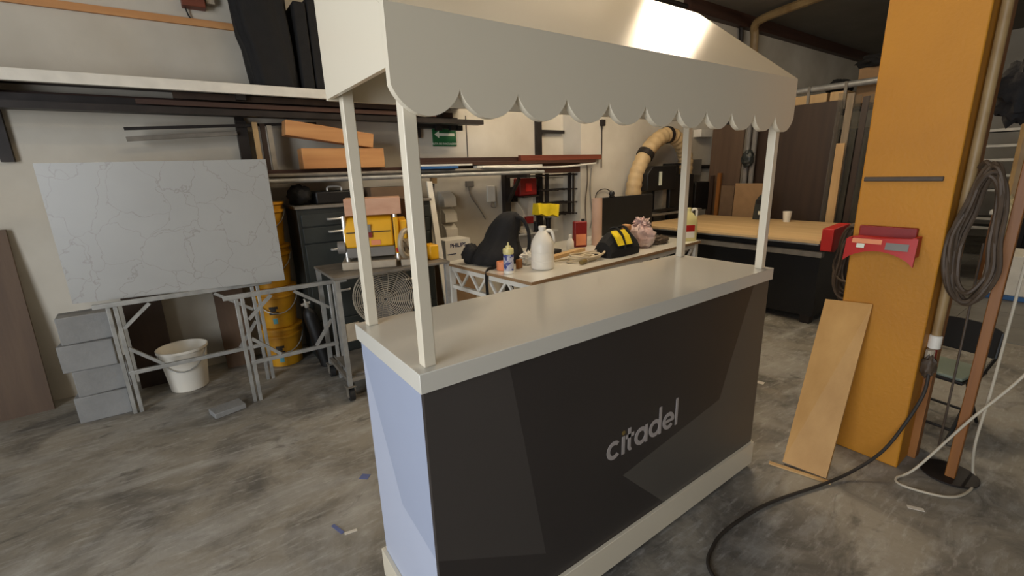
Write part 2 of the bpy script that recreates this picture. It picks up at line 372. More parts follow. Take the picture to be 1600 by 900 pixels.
def _d(b): ring_arc(b, .9035, zc, r, st, 0, 2*PI); rect(b, .926, .940, zb, zb+.112)
letter(_d)
def _e(b): ring_arc(b, .984, zc, r, st, .0, 2*PI-.72); rect(b, .955, 1.0175, zc-.006, zc+.006)
letter(_e)
letter(lambda b: rect(b, 1.0265, 1.0405, zb, zb+.114))

# ================================================================== ceiling lamps, conduits
def lamp(x, y, sx, sy, zl, m, label):
    t = thing('ceiling_lamp', label, 'lamp', (x, y, zl), 'ceiling lamps')
    MB().box(x-sx/2-.02, x+sx/2+.02, y-sy/2-.02, y+sy/2+.02, zl+.0705, zl+.09).build('housing', 'white_paint', t)
    MB().box(x-sx/2, x+sx/2, y-sy/2, y+sy/2, zl, zl+.07).build('diffuser', m, t)
    for d in (-.4, .4): MB().cyl((x+d*sx, y, zl+.0905), (x+d*sx, y, ZC-.0005), .004, 6).build('hanger', 'dark_steel', t)
M['lamp'] = mat('lamp_diffuser', (255, 232, 198), .5, var=0, emis=46)
M['lamp_b'] = mat('lamp_diffuser_b', (255, 236, 208), .5, var=0, emis=26)
lamp(3.22, 1.24, .46, .42, 3.18, 'lamp', 'bright square ceiling lamp above the plywood machine bench')
lamp(2.3, 1.95, 1.2, .2, 3.2, 'lamp_b', 'long ceiling lamp above the cluttered white worktable')
M['canopy_fill'] = mat('canopy_fill_diffuser', (255, 232, 198), .5, var=0, emis=13)
lamp(.8, .36, 1.2, .2, 3.2, 'canopy_fill', 'added long fill lamp directly above the market cart')  # added fill light, hung here to brighten the sloping canopy roof
lamp(7.2, -.6, 1.2, .2, 3.2, 'lamp_b', 'long ceiling lamp in the far bay on the right')
def conduit(name, pts, r, m, label, cat='pipe', n=10): return tag(MB().tube(smooth(pts, 6), r, n).build(name, m), label, cat)
conduit('ceiling_pipe', [(6.75, 2.86, 2.75), (6.72, 2.86, 3.2), (6.66, 2.84, 3.32), (6.6, 2.7, 3.38), (6.45, 2.05, 3.40), (6.2, 1.0, 3.40)], .055, 'pale_pipe', 'thick pale pipe bending from the ceiling corner down the rear wall')
conduit('wall_conduit', [(4.4, 2.96, 3.38), (5.3, 2.96, 3.38), (6.3, 2.96, 3.38), (6.5, 2.96, 3.34), (6.55, 2.96, 3.1), (6.55, 2.96, 2.9)], .03, 'dark_steel', 'thin dark conduit running along the top of the rear wall')

# ================================================================== rear left: shelf on the wall
sh = thing('high_shelf', 'long high wall shelf with white front beam and dark underside', 'shelf', (0, 3.1, 2.02))
MB().box(-3.9, 2.02, 2.90, 2.94, 2.022, 2.088).build('front_beam', 'white_paint', sh, bev=.003)
MB().box(-3.9, 2.02, 2.941, 3.298, 2.062, 2.084).build('deck', 'brown_wood', sh)
MB().box(-3.9, 2.10, 2.96, 3.07, 1.885, 1.925).build('lower_beam', 'dark_steel', sh)
MB().box(-3.9, 1.75, 3.10, 3.15, 1.93, 1.985).build('lower_beam', 'dark_steel', sh)
for x in (-2.6, -1.2, .09, 1.55):
    b = MB(); b.box(x-.03, x+.03, 2.95, 3.298, 1.99, 2.06); b.box(x-.03, x+.03, 3.26, 3.298, 1.78 if x > 1 else 1.6, 1.99); b.build('bracket', 'dark_steel', sh)
MB().box(1.36, 1.93, 3.16, 3.25, 1.86, 1.96).build('hanging_block', 'black', sh)
for x, z in ((1.70, 1.835), (1.85, 1.84), (1.92, 1.84)): MB().box(x-.028, x+.028, 3.10, 3.15, z, 1.8848).build('hanging_block', 'black', sh)
for k, (x0, x1, z0, m) in enumerate(((-.5, 1.6, 1.935, 'brown_wood'), (-.3, 1.25, 1.985, 'walnut'), (-1.8, 1.9, 1.96, 'brown_wood'))):
    y0 = (2.955, 3.0, 3.20)[k]
    tag(MB().box(x0, x1, y0, y0+.04 if k != 2 else y0+.09, z0, z0+.03 + .01*k).build('timber_batten', m), ['front dark batten stored under the high wall shelf', 'upper walnut batten stored under the high wall shelf', 'rear dark batten stored against the wall under the shelf'][k], 'timber')
# black covered load on the shelf
def bagring(z, x0, x1, y0, y1, k, n=44):
    R = []
    for j in range(n):
        a = 2*PI*j/n; c, s_ = math.cos(a), math.sin(a)
        f = 1+.05*math.sin(a*9+k*.5)+.03*math.sin(a*5-k*.3)
        px = abs(c)**.55*math.copysign(1, c); py = abs(s_)**.55*math.copysign(1, s_)
        R.append((x0+(x1-x0)/2*(1+px*f), y0+(y1-y0)/2*(1+py*f), z))
    return R
b = MB(); b.loft([bagring(2.09+.09*k, .20-.008*k-(.02 if k > 3 else 0), .505-.004*k, 2.955, 3.24, k) for k in range(10)])
tag(b.build('covered_bundle', 'black_cloth', ang=60), 'tall bundle under a black cloth on the high wall shelf', 'bundle')
b = MB(); b.box(.515, .60, 2.95, 3.2, 2.0885, 2.68); b.box(.61, .68, 2.96, 3.2, 2.0885, 2.72)
tag(b.build('folded_black_panel', 'black_cloth', bev=.01), 'narrow folded black panel beside the cloth covered bundle', 'panel')
tag(MB().box(-2.8, .33, YB-.022, YB, 2.515, 2.56).build('wall_batten', 'pine'), 'long orange wooden batten fixed on the wall above the shelf', 'batten')
eb = thing('electrical_box', 'brown metal electrical box on the wall above the wooden batten', 'electrical box', (-.06, YB-.05, 2.6))
MB().box(-.14, .0, YB-.09, YB, 2.62, 2.85).build('housing', 'red_wood', eb, bev=.004); MB().box(.01, .06, YB-.06, YB, 2.66, 2.85).build('cover', 'beige_metal', eb)
MB().tube(smooth([(-.12, YB-.03, 2.62), (-.11, YB-.02, 2.58), (-.10, YB-.02, 2.56)]), .005).build('wire', 'rubber', eb)

# cantilever rack with lengths of stock
rk = thing('cantilever_rack', 'dark steel cantilever rack on the rear wall carrying tubes and beams', 'rack', (1.3, 3.2, 0))
MB().box(2.99, 3.05, 3.24, 3.298, 0, 2.35).build('upright', 'dark_steel', rk)
for x in (.09, 2.52):
    MB().box(x-.035, x+.035, 3.19, 3.26, 0, 1.41 if x > 1 else 1.875).build('upright', 'dark_steel', rk)
    a = MB(); a.box(x-.02, x+.02, 2.82, 3.1895, 1.375, 1.41); a.build('arm', 'dark_steel', rk)
    a = MB(); a.bar((x, 3.185, 1.12), (x, 2.98, 1.37), .03, .03); a.build('brace', 'dark_steel', rk)
MB().box(3.0505, 3.40, 3.25, 3.28, 1.85, 1.885).build('arm', 'dark_steel', rk)
def stock(name, x0, x1, y, z, h, d, m, label, cat='timber', tilt=0):
    return tag(MB().bar((x0, y, z+h/2), (x1, y, z+h/2+tilt), d, h).build(name, m, bev=.002), label, cat)
def rtube(x0, x1, y, z, r, m, label): return tag(MB().cyl((x0, y, z), (x1, y, z), r, 12).build('metal_tube', m), label, 'tube', 'metal tubes on the rack')
rtube(.16, 2.75, 2.86, 1.429, .018, 'steel', 'lower front metal tube on the cantilever rack above the drawer cabinet')
rtube(.14, 2.70, 2.91, 1.434, .023, 'dull_steel', 'thicker dusty metal tube second from the front of the rack')
rtube(.10, 2.68, 2.965, 1.433, .022, 'steel', 'third metal tube from the front of the rack')
rtube(.12, 2.6, 2.89, 1.468, .015, 'dull_steel', 'thin metal tube lying on top of the rack tubes')
stock('timber_beam', -.1, 3.42, 3.05, 1.411, .10, .09, 'brown_wood', 'long dark brown lower beam lying on the cantilever rack')
stock('timber_beam', 1.35, 3.55, 3.04, 1.5115, .075, .07, 'brown_wood', 'dark brown upper beam on the rack behind the red one')
stock('timber_beam', 2.52, 3.70, 2.965, 1.545, .055, .05, 'red_wood', 'short red brown beam lying on the rack end beside the wall step')
stock('timber_beam', 1.25, 3.60, 2.965, 1.512, .032, .06, 'brown_wood', 'flat dark strip under the short red brown beam')
stock('flat_strip', 1.36, 1.72, 2.855, 1.486, .022, .06, 'blue', 'bright blue flat strip lying across the rack tubes', 'strip')
stock('flat_strip', 1.36, 1.9, 2.90, 1.509, .016, .05, 'white_paint', 'short white strip lying over the blue strip', 'strip')
b = MB(); b.tube(smooth([(2.0, 2.87, 1.49), (2.5, 2.86, 1.478), (3.0, 2.85, 1.473), (3.5, 2.84, 1.50)]), .011, 6)
tag(b.build('bent_white_strip', 'white_paint'), 'thin sagging white strip projecting from the rack end', 'strip')
stock('flat_strip', 1.95, 2.75, 2.91, 1.484, .02, .07, 'white_paint', 'flat white board end lying on the rack near the dark upright', 'strip')
# two cut blocks of timber
tag(MB().box(.43, 1.075, 2.93, 3.08, 1.5115, 1.665).build('timber_block', 'pine', bev=.004), 'thick orange timber block lying level on the rack', 'timber')
b = MB(); b.bar((.345, 3.01, 1.815), (1.0, 3.01, 1.724), .14, .11)
tag(b.build('timber_block', 'pine', bev=.004), 'thick orange timber block tilted on top of the level block', 'timber')
for k, (x, m, l) in enumerate(((.15, 'light_wood', 'pale upright lath behind the marble slab corner'), (.20, 'walnut', 'dark upright lath next to the pale lath'), (.245, 'beige_metal', 'grey upright lath beside the timber blocks'))):
    tag(MB().box(x, x+.034, 3.10, 3.125, 1.5115, 1.86-.01*k).build('upright_lath', m), l, 'lath')
b = MB(); b.bar((-.6, 3.16, 1.80), (.62, 3.16, 1.87), .012, .02)
tag(b.build('thin_rod', 'dark_steel'), 'thin dark rod slanting under the high shelf', 'rod')
stock('thin_rod', -.6, .05, 3.17, 1.72, .03, .02, 'dull_steel', 'pale metal rod behind the dark rack upright', 'rod', .05)

# exit sign
sg = thing('evacuation_sign', 'green evacuation sign with white left arrow on the rear wall', 'sign', (1.85, YB, 1.70))
MB().box(1.715, 1.975, YB-.012, YB-.002, 1.705, 1.905).build('plate', 'green', sg, bev=.002)
ys = YB-.0125
MB().prism([(1.735, 1.815), (1.785, 1.85), (1.785, 1.828), (1.955, 1.828), (1.955, 1.802), (1.785, 1.802), (1.785, 1.78)], ys-.001, ys, 'y').build('arrow', 'sign_white', sg, flat=True)
text_mesh('lettering', 'RUTA DE EVACUACIÓN', .026, T(1.845, ys, 1.728) @ FACE_Y, 'sign_white', sg, .0004)
b = MB()
for k in range(6): b.box(1.872+k*.014, 1.880+k*.014, ys-.001, ys, 1.866, 1.89)
b.build('pictogram', 'sign_white', sg, flat=True)
b = MB(); b.box(1.42, 1.46, YB-.05, YB, 1.80, 1.86); tag(b.build('junction_box', 'dark_steel', bev=.004), 'small dark junction box on the wall left of the green sign', 'junction box')
conduit('wall_wire', [(2.10, YB-.006, 2.0), (2.102, YB-.006, 1.8), (2.10, YB-.006, 1.6)], .004, 'dark_steel', 'thin vertical wire on the wall right of the green sign', 'wire', 6)

# ================================================================== drawer cabinets
def cabinet(x0, x1, label, first):
    t = thing('drawer_cabinet', label, 'cabinet', ((x0+x1)/2, 3.0, 0))
    b = MB(); b.box(x0, x1, 2.765, 3.18, .03, 1.22); b.box(x0+.02, x1-.02, 2.79, 3.16, 0, .03); b.build('body', 'cabinet', t, bev=.004)
    MB().box(x0-.01, x1+.01, 2.745, 3.185, 1.2201, 1.242).build('top_edge', 'dull_steel', t, bev=.002)
    for z0, z1, hz in ((1.09, 1.18, 1.135), (.965, 1.08, 1.04), (.66, .955, .90), (.345, .65, .57), (.05, .335, .21)):
        d = MB().box(x0+.025, x1-.02, 2.748, 2.7649, z0, z1).build('drawer', 'cabinet', t, bev=.003)
        xc = (x0+x1)/2-.01
        MB().tube(smooth([(xc-.05, 2.748, hz), (xc-.045, 2.728, hz), (xc, 2.724, hz), (xc+.045, 2.728, hz), (xc+.05, 2.748, hz)], 3), .009, 6).build('handle', 'chrome', d)
cabinet(.30, .84, 'dark green grey drawer cabinet left of the yellow planer', True)
cabinet(.865, 1.38, 'dark drawer cabinet behind the planer stand and fan', False)
t = thing('tool_case', 'black tool case with carrying handle on the drawer cabinet', 'tool case', (.62, 2.95, 1.242))
MB().box(.47, .80, 2.85, 3.08, 1.2422, 1.34).build('case', 'black', t, bev=.012)
MB().tube(smooth([(.58, 2.93, 1.34), (.59, 2.93, 1.37), (.68, 2.93, 1.37), (.69, 2.93, 1.34)], 4), .008).build('handle', 'chrome', t)
tag(MB().blob((.375, 2.95, 1.31), (.085, .10, .083), .25, 3, 4).build('black_pouch', 'black_cloth', ang=70), 'crumpled black pouch left of the tool case on the cabinet', 'pouch')
tag(MB().box(.90, 1.20, 2.85, 3.06, 1.2422, 1.35).build('carton', 'card_dark', bev=.004), 'dark brown carton lying on the rear drawer cabinet', 'box')
# gas bottle
t = thing('gas_cylinder', 'black slim cylinder with chrome valve leaning by the drawer cabinet', 'cylinder', (.33, 2.68, 0))
X = T(.345, 2.66, .012) @ Matrix.Rotation(-.17, 4, 'Y') @ Matrix.Rotation(-.05, 4, 'X')
MB(X).lathe([(.04, 0), (.05, .01), (.05, .42), (.045, .45), (.03, .475), (.018, .49)], n=18, X=Matrix()).build('body', 'black', t)
b = MB(X); b.lathe([(.014, .49), (.018, .50), (.018, .53), (.012, .535)], n=12, X=Matrix()); b.cyl((-.035, 0, .52), (.03, 0, .52), .011, 10); b.cyl((0, 0, .53), (0, 0, .56), .008, 8); b.build('valve', 'chrome', t)

# ================================================================== marble slab and trestles
sx0, sy0, sx1, sy1 = .13, 2.60, -1.02, 2.83
b = MB(); dv = Vector((sx1-sx0, sy1-sy0, 0)); nv = Vector((dv.y, -dv.x, 0)).normalized()*.02
b.add([(sx0, sy0, .745), (sx1, sy1, .745), (sx1, sy1, 1.575), (sx0, sy0, 1.575)] + [tuple(Vector(p)-nv*-1) for p in ((sx0, sy0, .745), (sx1, sy1, .745), (sx1, sy1, 1.575), (sx0, sy0, 1.575))],
      [(0,1,2,3),(7,6,5,4),(0,4,5,1),(1,5,6,2),(2,6,7,3),(3,7,4,0)])
tag(b.build('marble_slab', 'marble'), 'large pale grey veined marble slab standing on steel trestles', 'slab')
def trestle(x0, x1, y, label, rails=True):
    t = thing('steel_trestle', label, 'trestle', ((x0+x1)/2, y, 0), 'galvanised trestles under the slab')
    W = x1-x0; za = .727; k = .022
    MB().box(x0-.07, x1+.09, y-.014, y+.014, za-.01, za+.018).build('top_rail', 'steel', t, bev=.002)
    MB().box(x0+.02, x1-.02, y-.012, y+.012, .262, .288).build('lower_rail', 'steel', t, bev=.002)
    for x in (x0, x0+.034, x1, x1-.034): MB().box(x-.011, x+.011, y-.011, y+.011, 0, za-.0105).build('leg', 'steel', t, bev=.002)
    yy = y
    for p, q in (((x0+.05, .57), (x0+.2, za-.02)), ((x1-.05, .55), (x1-.26, za-.02)), ((x0+.045, .44), (x0+.2, .29)), ((x1-.045, .46), (x1-.17, .29))):
        MB().bar((p[0], yy, p[1]), (q[0], yy, q[1]), .018, .02).build('knee_brace', 'steel', t)
    return t
trestle(-.20, .40, 2.37, 'nearer galvanised steel trestle with knee braces beside the planer stand')
trestle(-.85, -.04, 2.70, 'rear galvanised steel trestle directly under the marble slab')
# yellow buckets
def bucket(z, label, first=None):
    if first: return copy_tree(first, None, (0, 0, z), label)
    cx, cy = .10, 2.99
    t = thing('yellow_bucket', label, 'bucket', (cx, cy, 0), 'stacked yellow buckets')
    MB().lathe([(.118, 0), (.124, .004), (.143, .24), (.155, .245), (.155, .262), (.146, .265), (.148, .295), (.157, .298), (.157, .315), (.152, .3185)], (cx, cy, 0), 32).build('shell', 'bucket', t)
    MB().lathe([(.159, .3005), (.161, .303), (.161, .3185), (.13, .319)], (cx, cy, 0), 32).build('lid', 'bucket', t)
    hp = [(cx+.157*math.cos(a), cy+.157*math.sin(a), .255-.13*math.sin((a-3.3)/(6.0-3.3)*PI)) for a in [3.3+i*.27 for i in range(11)]]
    MB().tube(hp, .004, 6).build('wire_handle', 'steel', t)
    def patch(a0, a1, z0, z1, m, nm):
        b = MB(); n = 8; vs = []
        for i in range(n+1):
            a = a0+(a1-a0)*i/n
            for zz in (z0, z1):
                rr = .124+(.143-.124)*zz/.24+.0008; vs.append((cx+rr*math.cos(a), cy+rr*math.sin(a), zz))
        b.add(vs, [(2*i, 2*i+2, 2*i+3, 2*i+1) for i in range(n)]); b.build(nm, m, t)
    patch(4.25, 4.5, .04, .085, 'teal', 'printed_label'); patch(4.12, 4.62, .115, .135, 'ink', 'printed_label'); patch(4.2, 4.5, .14, .165, 'ink', 'printed_label'); patch(4.15, 4.6, .16, .18, 'ink', 'printed_label')
    return t
bk = bucket(0, 'yellow bucket at the foot of the bucket stack')
for k, l in enumerate(('second yellow bucket from the floor in the stack', 'third yellow bucket from the floor, beside the marble slab corner', 'topmost yellow bucket of the stack behind the marble slab')):
    bucket(.32*(k+1), l, bk)
# pail, blocks, boards on the dark left
t = thing('white_pail', 'pale plastic pail on the floor below the marble slab', 'pail', (-.55, 2.95, 0))
MB().lathe([(.11, 0), (.115, .005), (.145, .29), (.155, .292), (.155, .31), (.148, .31), (.145, .30), (.112, .02), (.0, .018)], (-.55, 2.95, 0), 28).build('shell', 'white_pl', t)
hp = [(-.55+.15*math.cos(a), 2.95+.15*math.sin(a), .285-.12*math.sin((a-3.4)/(5.9-3.4)*PI)) for a in [3.4+i*.25 for i in range(11)]]
MB().tube(hp, .004, 6).build('wire_handle', 'steel', t)
for k, (x, y, z, l) in enumerate(((-.99, 2.82, 0, 'lowest grey block'), (-.97, 2.83, .171, 'second grey block'), (-1.0, 2.82, .342, 'third grey block'), (-.98, 2.84, .513, 'topmost grey block'))):
    tag(MB(T(x, y, z) @ RZ(.1*(k % 2)-.05)).box(-.13, .13, -.08, .08, 0, .17).build('concrete_block', 'stone', bev=.006), l+' of the stack left below the marble slab', 'block', 'stacked blocks')
for k, (x, wd, m, l) in enumerate(((-1.7, .4, 'brown_sheet', 'wide brown board leaning on the wall far left'), (-.84, .22, 'walnut', 'narrow dark board leaning on the wall below the slab'), (-.30, .20, 'brown_sheet', 'brown board leaning on the wall behind the pail'))):
    X = T(x, 3.13, 0) @ Matrix.Rotation(-.11, 4, 'X'); tag(MB(X).box(0, wd, 0, .02, .0, 1.2).build('leaning_board', m), l, 'board')
tag(MB(T(-.36, 2.34, 0) @ RZ(.25)).box(-.09, .09, -.06, .06, 0, .035).build('loose_paver', 'stone', bev=.004), 'small loose grey paver on the floor by the trestle foot', 'paver')

# ================================================================== planer stand, planer, fan
PX0, PX1, PY0, PY1 = .325, 1.09, 1.965, 2.44
ps = thing('planer_stand', 'dusty steel machine stand on casters under the yellow planer', 'stand', ((PX0+PX1)/2, (PY0+PY1)/2, 0))
MB().box(PX0-.02, PX1+.02, PY0-.02, PY1+.02, .822, .84).build('top_plate', 'dull_steel', ps, bev=.002)
for x in (PX0, PX1):
    for y in (PY0, PY1):
        b = MB(); b.box(x-.014, x+.014, y-.014, y+.014, .105, .8215); b.build('leg', 'steel', ps)
        c = MB(); c.box(x-.03, x+.03, y-.03, y+.03, .098, .1045); c.box(x-.025, x-.019, y-.02, y+.02, .03, .098); c.box(x+.019, x+.025, y-.02, y+.02, .03, .098); c.build('caster_fork', 'dull_steel', ps)
        MB().cyl((x-.016, y, .042), (x+.016, y, .042), .042, 20).build('caster_wheel', 'rubber', ps)
for y in (PY0, PY1):
    MB().box(PX0+.0145, PX1-.0145, y-.012, y+.012, .13, .155).build('lower_rail', 'dull_steel', ps)
for x in (PX0, PX1):
    MB().box(x-.012, x+.012, PY0+.0145, PY1-.0145, .13, .155).build('lower_rail', 'dull_steel', ps)
MB().box(PX0+.02, PX1-.02, PY0+.02, PY1-.02, .156, .17).build('lower_tray', 'dull_steel', ps)
for z in (.56, .71): MB().cyl((PX0+.35, PY1, z), (PX1-.015, PY1, z), .006, 8).build('cross_rod', 'chrome', ps)
MB().box(.34, .43, PY0-.010, PY0+.002, .41, .53).build('side_plate', 'beige_metal', ps, bev=.002)
XP = T(.635, 2.07, 0) @ RZ(-.36) @ T(-.62, -2.0, 0)
pl = thing('thickness_planer', 'yellow benchtop thickness planer with grey crank wheel', 'planer', (.6, 2.15, .84))
MB(XP).box(.39, .74, 1.975, 2.36, .8402, .895).build('base', 'beige_metal', pl, bev=.008)
MB(XP).box(.77, .93, 1.985, 2.2, .8402, .885).build('side_table', 'beige_metal', pl, bev=.006)
for x in (.43, .755):
    for y in (2.02, 2.32): MB(XP).cyl((x, y, .885), (x, y, 1.195), .014, 10).build('column', 'chrome', pl)
b = MB(XP); prof = [(2.0, .985), (2.0, 1.10), (2.03, 1.175), (2.07, 1.19), (2.27, 1.19), (2.31, 1.175), (2.34, 1.10), (2.34, .985)]
b.prism(prof, .425, .735, 'x'); hd = b.build('head_cover', 'yellow', pl, bev=.01)
MB(XP).prism([(1.995, .92), (1.99, .9845), (2.35, .9845), (2.345, .92)], .43, .74, 'x').build('skirt', 'grey_pl', pl, bev=.005)
MB(XP).box(.742, .775, 1.99, 2.30, .93, 1.175).build('side_cover', 'yellow', pl, bev=.008)
MB(XP).box(.7755, .83, 2.02, 2.30, 1.02, 1.15).build('motor_cover', 'yellow', pl, bev=.01)
MB(XP).cyl((.405, 2.03, .985), (.405, 2.03, .985+.0001), .01, 8).build('crank_hub', 'black', pl) if False else None
MB(XP).cyl((.375, 2.03, .99), (.424, 2.03, .99), .042, 20).build('roller_cap', 'grey_pl', pl)
# switch, slot and label print on the front
MB(XP).box(.555, .595, 1.992, 1.9998, 1.085, 1.135).build('vent', 'grey_pl', hd); MB(XP).box(.565, .60, 1.986, 1.9998, 1.05, 1.083).build('switch', 'red_dark', hd)
MB(XP).box(.44, .72, 1.994, 1.9998, 1.083, 1.089).build('seam', 'black', hd)
MB(XP).box(.59, .65, 1.9955, 1.9998, .998, 1.03).build('label', 'orange', hd); MB(XP).box(.53, .575, 1.9955, 1.9998, .998, 1.04).build('label', 'white_pl', hd)
MB(XP).box(.745, .772, 1.984, 1.9898, .94, .97).build('warning_label', 'red', hd)
# crank wheel : ring, spokes
cw = MB(XP); cc = Vector((.815, 1.962, 1.0)); ax = Vector((.87, -.5, 0)).normalized(); e1 = Vector((ax.y, -ax.x, 0)); e2 = Vector((0, 0, 1))
cw.tube([cc+(e1*math.cos(a)+e2*math.sin(a))*.085 for a in [2*PI*i/32 for i in range(32)]], .018, 10, closed=True)
cw.cyl(cc-ax*.02, cc+ax*.02, .028, 16)
for a in (.6, 2.7, 4.8): cw.bar(cc, cc+(e1*math.cos(a)+e2*math.sin(a))*.078, .02, .016)
cw.cyl(cc-ax*.02, Vector((.78, 2.06, 1.0)), .012, 8); cw.build('crank_wheel', 'beige_metal', pl)
tag(MB(XP).box(.445, .80, 1.99, 2.20, 1.1955, 1.305).build('wood_block', 'pink_wood', bev=.003), 'pinkish wooden block lying on top of the planer', 'timber')
tag(MB().box(.935, 1.085, 2.25, 2.44, .8402, 1.28).build('carton', 'card_dark', bev=.004), 'tall dark brown carton behind the planer wheel', 'box')
tag(MB().box(1.01, 1.085, 2.05, 2.17, .8402, .95).build('small_yellow_case', 'yellow', bev=.012), 'small yellow case beside the planer behind the cart post', 'case')
# drum fan standing in the stand
fan = thing('drum_fan', 'large round industrial fan with wire grille under the planer', 'fan', (.70, 2.2, .17))
fx = Vector((-.33, -.944, .0)).normalized(); fz = Vector((0, 0, 1)); fy = fz.cross(fx); FC = Vector((.70, 2.19, .60)); R = .218
XF = Matrix(((fy.x, fz.x, fx.x, FC.x), (fy.y, fz.y, fx.y, FC.y), (fy.z, fz.z, fx.z, FC.z), (0, 0, 0, 1)))
g = MB(XF)
for i in range(1, 17):
    rr = R*i/16; zz = .075*max(0, 1-(rr/R)**2)**.5
    g.tube([(rr*math.cos(a), rr*math.sin(a), zz) for a in [2*PI*k/40 for k in range(40)]], (.0032 if i < 16 else .006), 5, closed=True)
for k in range(16):
    a = 2*PI*k/16; g.tube([(R*q*math.cos(a+.25*q), R*q*math.sin(a+.25*q), .075*max(0, 1-q*q)**.5+.002) for q in [.08+.92*i/10 for i in range(11)]], .0026, 4)
g.build('front_grille', 'beige_metal', fan)
b = MB(XF); b.lathe([(R-.001, -.06), (R+.004, -.06), (R+.004, .0), (R-.001, .0)], n=40, X=Matrix())
b = MB(XF); n = 40
vs = []; fs = []
for j in range(n):
    a = 2*PI*j/n
    for rr, zz in ((R-.004, -.10), (R, -.10), (R, -.003), (R-.004, -.003)): vs.append((rr*math.cos(a), rr*math.sin(a), zz))
for j in range(n):
    p = j*4; q = ((j+1) % n)*4
    for i in range(4): fs.append((p+i, p+(i+1) % 4, q+(i+1) % 4, q+i))
b.add(vs, fs); b.build('drum', 'beige_metal', fan)
MB(XF).lathe([(.045, .055), (.05, .05), (.05, .03), (.03, .02)], n=20, X=Matrix()).build('hub_cap', 'grey_pl', fan)
b = MB(XF)
for k in range(3):
    a = 2*PI*k/3+.3
    vs = []
    for q in range(7):
        for s_ in (-1, 1):
            rr = .045+.135*q/6; wd = .30+.28*math.sin(PI*q/6); vs.append((rr*math.cos(a+s_*wd), rr*math.sin(a+s_*wd), -.03+s_*.02))
    b.add(vs, [(2*i, 2*i+2, 2*i+3, 2*i+1) for i in range(6)])
b.build('blade', 'grey_pl', fan, flat=True)
b = MB(XF); b.cyl((0, 0, -.13), (0, 0, .02), .05, 18); b.build('motor', 'dull_steel', fan)
b = MB(); b.tube(smooth([(.56, 2.12, .172+.012), (.56, 2.30, .184), (.88, 2.22, .184), (.86, 2.05, .184)], 5), .012); b.cyl((.72, 2.25, .184), (.72, 2.24, .40), .016); b.build('foot', 'dull_steel', fan)

# leaning white strip, broom
tag(MB(T(1.33, 2.44, 0) @ Matrix.Rotation(-.28, 4, 'X') @ Matrix.Rotation(.05, 4, 'Y')).box(0, .05, 0, .018, .0, 1.44).build('leaning_white_board', 'white_paint'), 'narrow white board leaning against the rear wall right of the planer', 'board')
br = thing('broom', 'broom with thin dark stick standing head up by the rear wall', 'broom', (1.45, 2.9, 0))
MB().cyl((1.40, 3.12, 0), (1.56, 3.03, 1.355), .010, 8).build('stick', 'dark_steel', br); MB(T(1.562, 3.03, 1.358+.035) @ Matrix.Rotation(.09, 4, 'Y')).box(-.025, .025, -.025, .025, -.035, .014).build('head', 'light_wood', br)
# wall organiser and carton with print
wo = thing('white_tray_tower', 'white plastic tower of three open trays on the rear wall', 'organiser', (1.8, 3.2, .82))
MB().box(1.73, 1.875, 3.275, 3.2995, .80, 1.27).build('back_plate', 'white_pl', wo)
for z in (.81, .965, 1.12):
    b = MB(); b.prism([(3.274, z), (3.274, z+.135), (3.25, z+.135), (3.18, z+.085), (3.175, z)], 1.735, 1.87, 'x'); b.build('tray', 'white_pl', wo, bev=.004)
tag(MB().box(1.50, 1.80, 2.76, 3.02, 0, .62).build('carton', 'card', bev=.004), 'plain brown carton on the floor behind the white worktable', 'box')
pb = thing('printed_carton', 'white carton printed PHILIPS in navy on a brown carton', 'box', (1.62, 2.85, .62))
MB().box(1.495, 1.755, 2.75, 2.95, .6202, .855).build('carton_body', 'white_pl', pb, bev=.003)
text_mesh('lettering', 'PHILIPS', .052, T(1.625, 2.7492, .80) @ FACE_Y, 'navy_ink', pb, .0015)
MB().box(1.655, 1.74, 2.7485, 2.7498, .665, .715).build('printed_patch', 'ink', pb); MB().box(1.51, 1.60, 2.7485, 2.7498, .72, .728).build('printed_line', 'navy_ink', pb)

# ================================================================== worktable
TA = math.radians(5.2); XT = T(1.36, 1.32, 0) @ RZ(TA); TL, TD, TZ = 2.22, 1.03, .75
wt = thing('worktable', 'white worktable with zigzag truss frame and brown edged top', 'table', (XT @ Vector((TL/2, TD/2, 0))))
MB(XT).box(0, TL, 0, TD, TZ-.024, TZ-.0015).build('top_board', 'card', wt, bev=.001)
MB(XT).box(.001, TL-.001, .001, TD-.001, TZ-.0014, TZ).build('top_laminate', 'laminate', wt)
def truss(p, q, n):
    p = Vector(p); q = Vector(q); d = q-p
    MB(XT).bar(p+Vector((0, 0, TZ-.045)), q+Vector((0, 0, TZ-.045)), .03, .04).build('upper_rail', 'white_paint', wt)
    MB(XT).bar(p+Vector((0, 0, .555)), q+Vector((0, 0, .555)), .03, .03).build('lower_rail', 'white_paint', wt)
    for i in range(2*n):
        a = p+d*(i/(2*n)); b = p+d*((i+1)/(2*n)); z0, z1 = (.705, .57) if i % 2 == 0 else (.57, .705)
        MB(XT).bar(a+Vector((0, 0, z0)), b+Vector((0, 0, z1)), .016, .018).build('diagonal', 'white_paint', wt)
e = .04
truss((e+.03, e, 0), (TL-e-.03, e, 0), 8); truss((e, e+.03, 0), (e, TD-e-.03, 0), 4); truss((TL-e, e+.03, 0), (TL-e, TD-e-.03, 0), 4)
for x in (e, TL-e):
    for y in (e, TD-e): MB(XT).box(x-.022, x+.022, y-.022, y+.022, 0, TZ-.0245).build('leg', 'white_paint', wt)
ZT = TZ+.0005
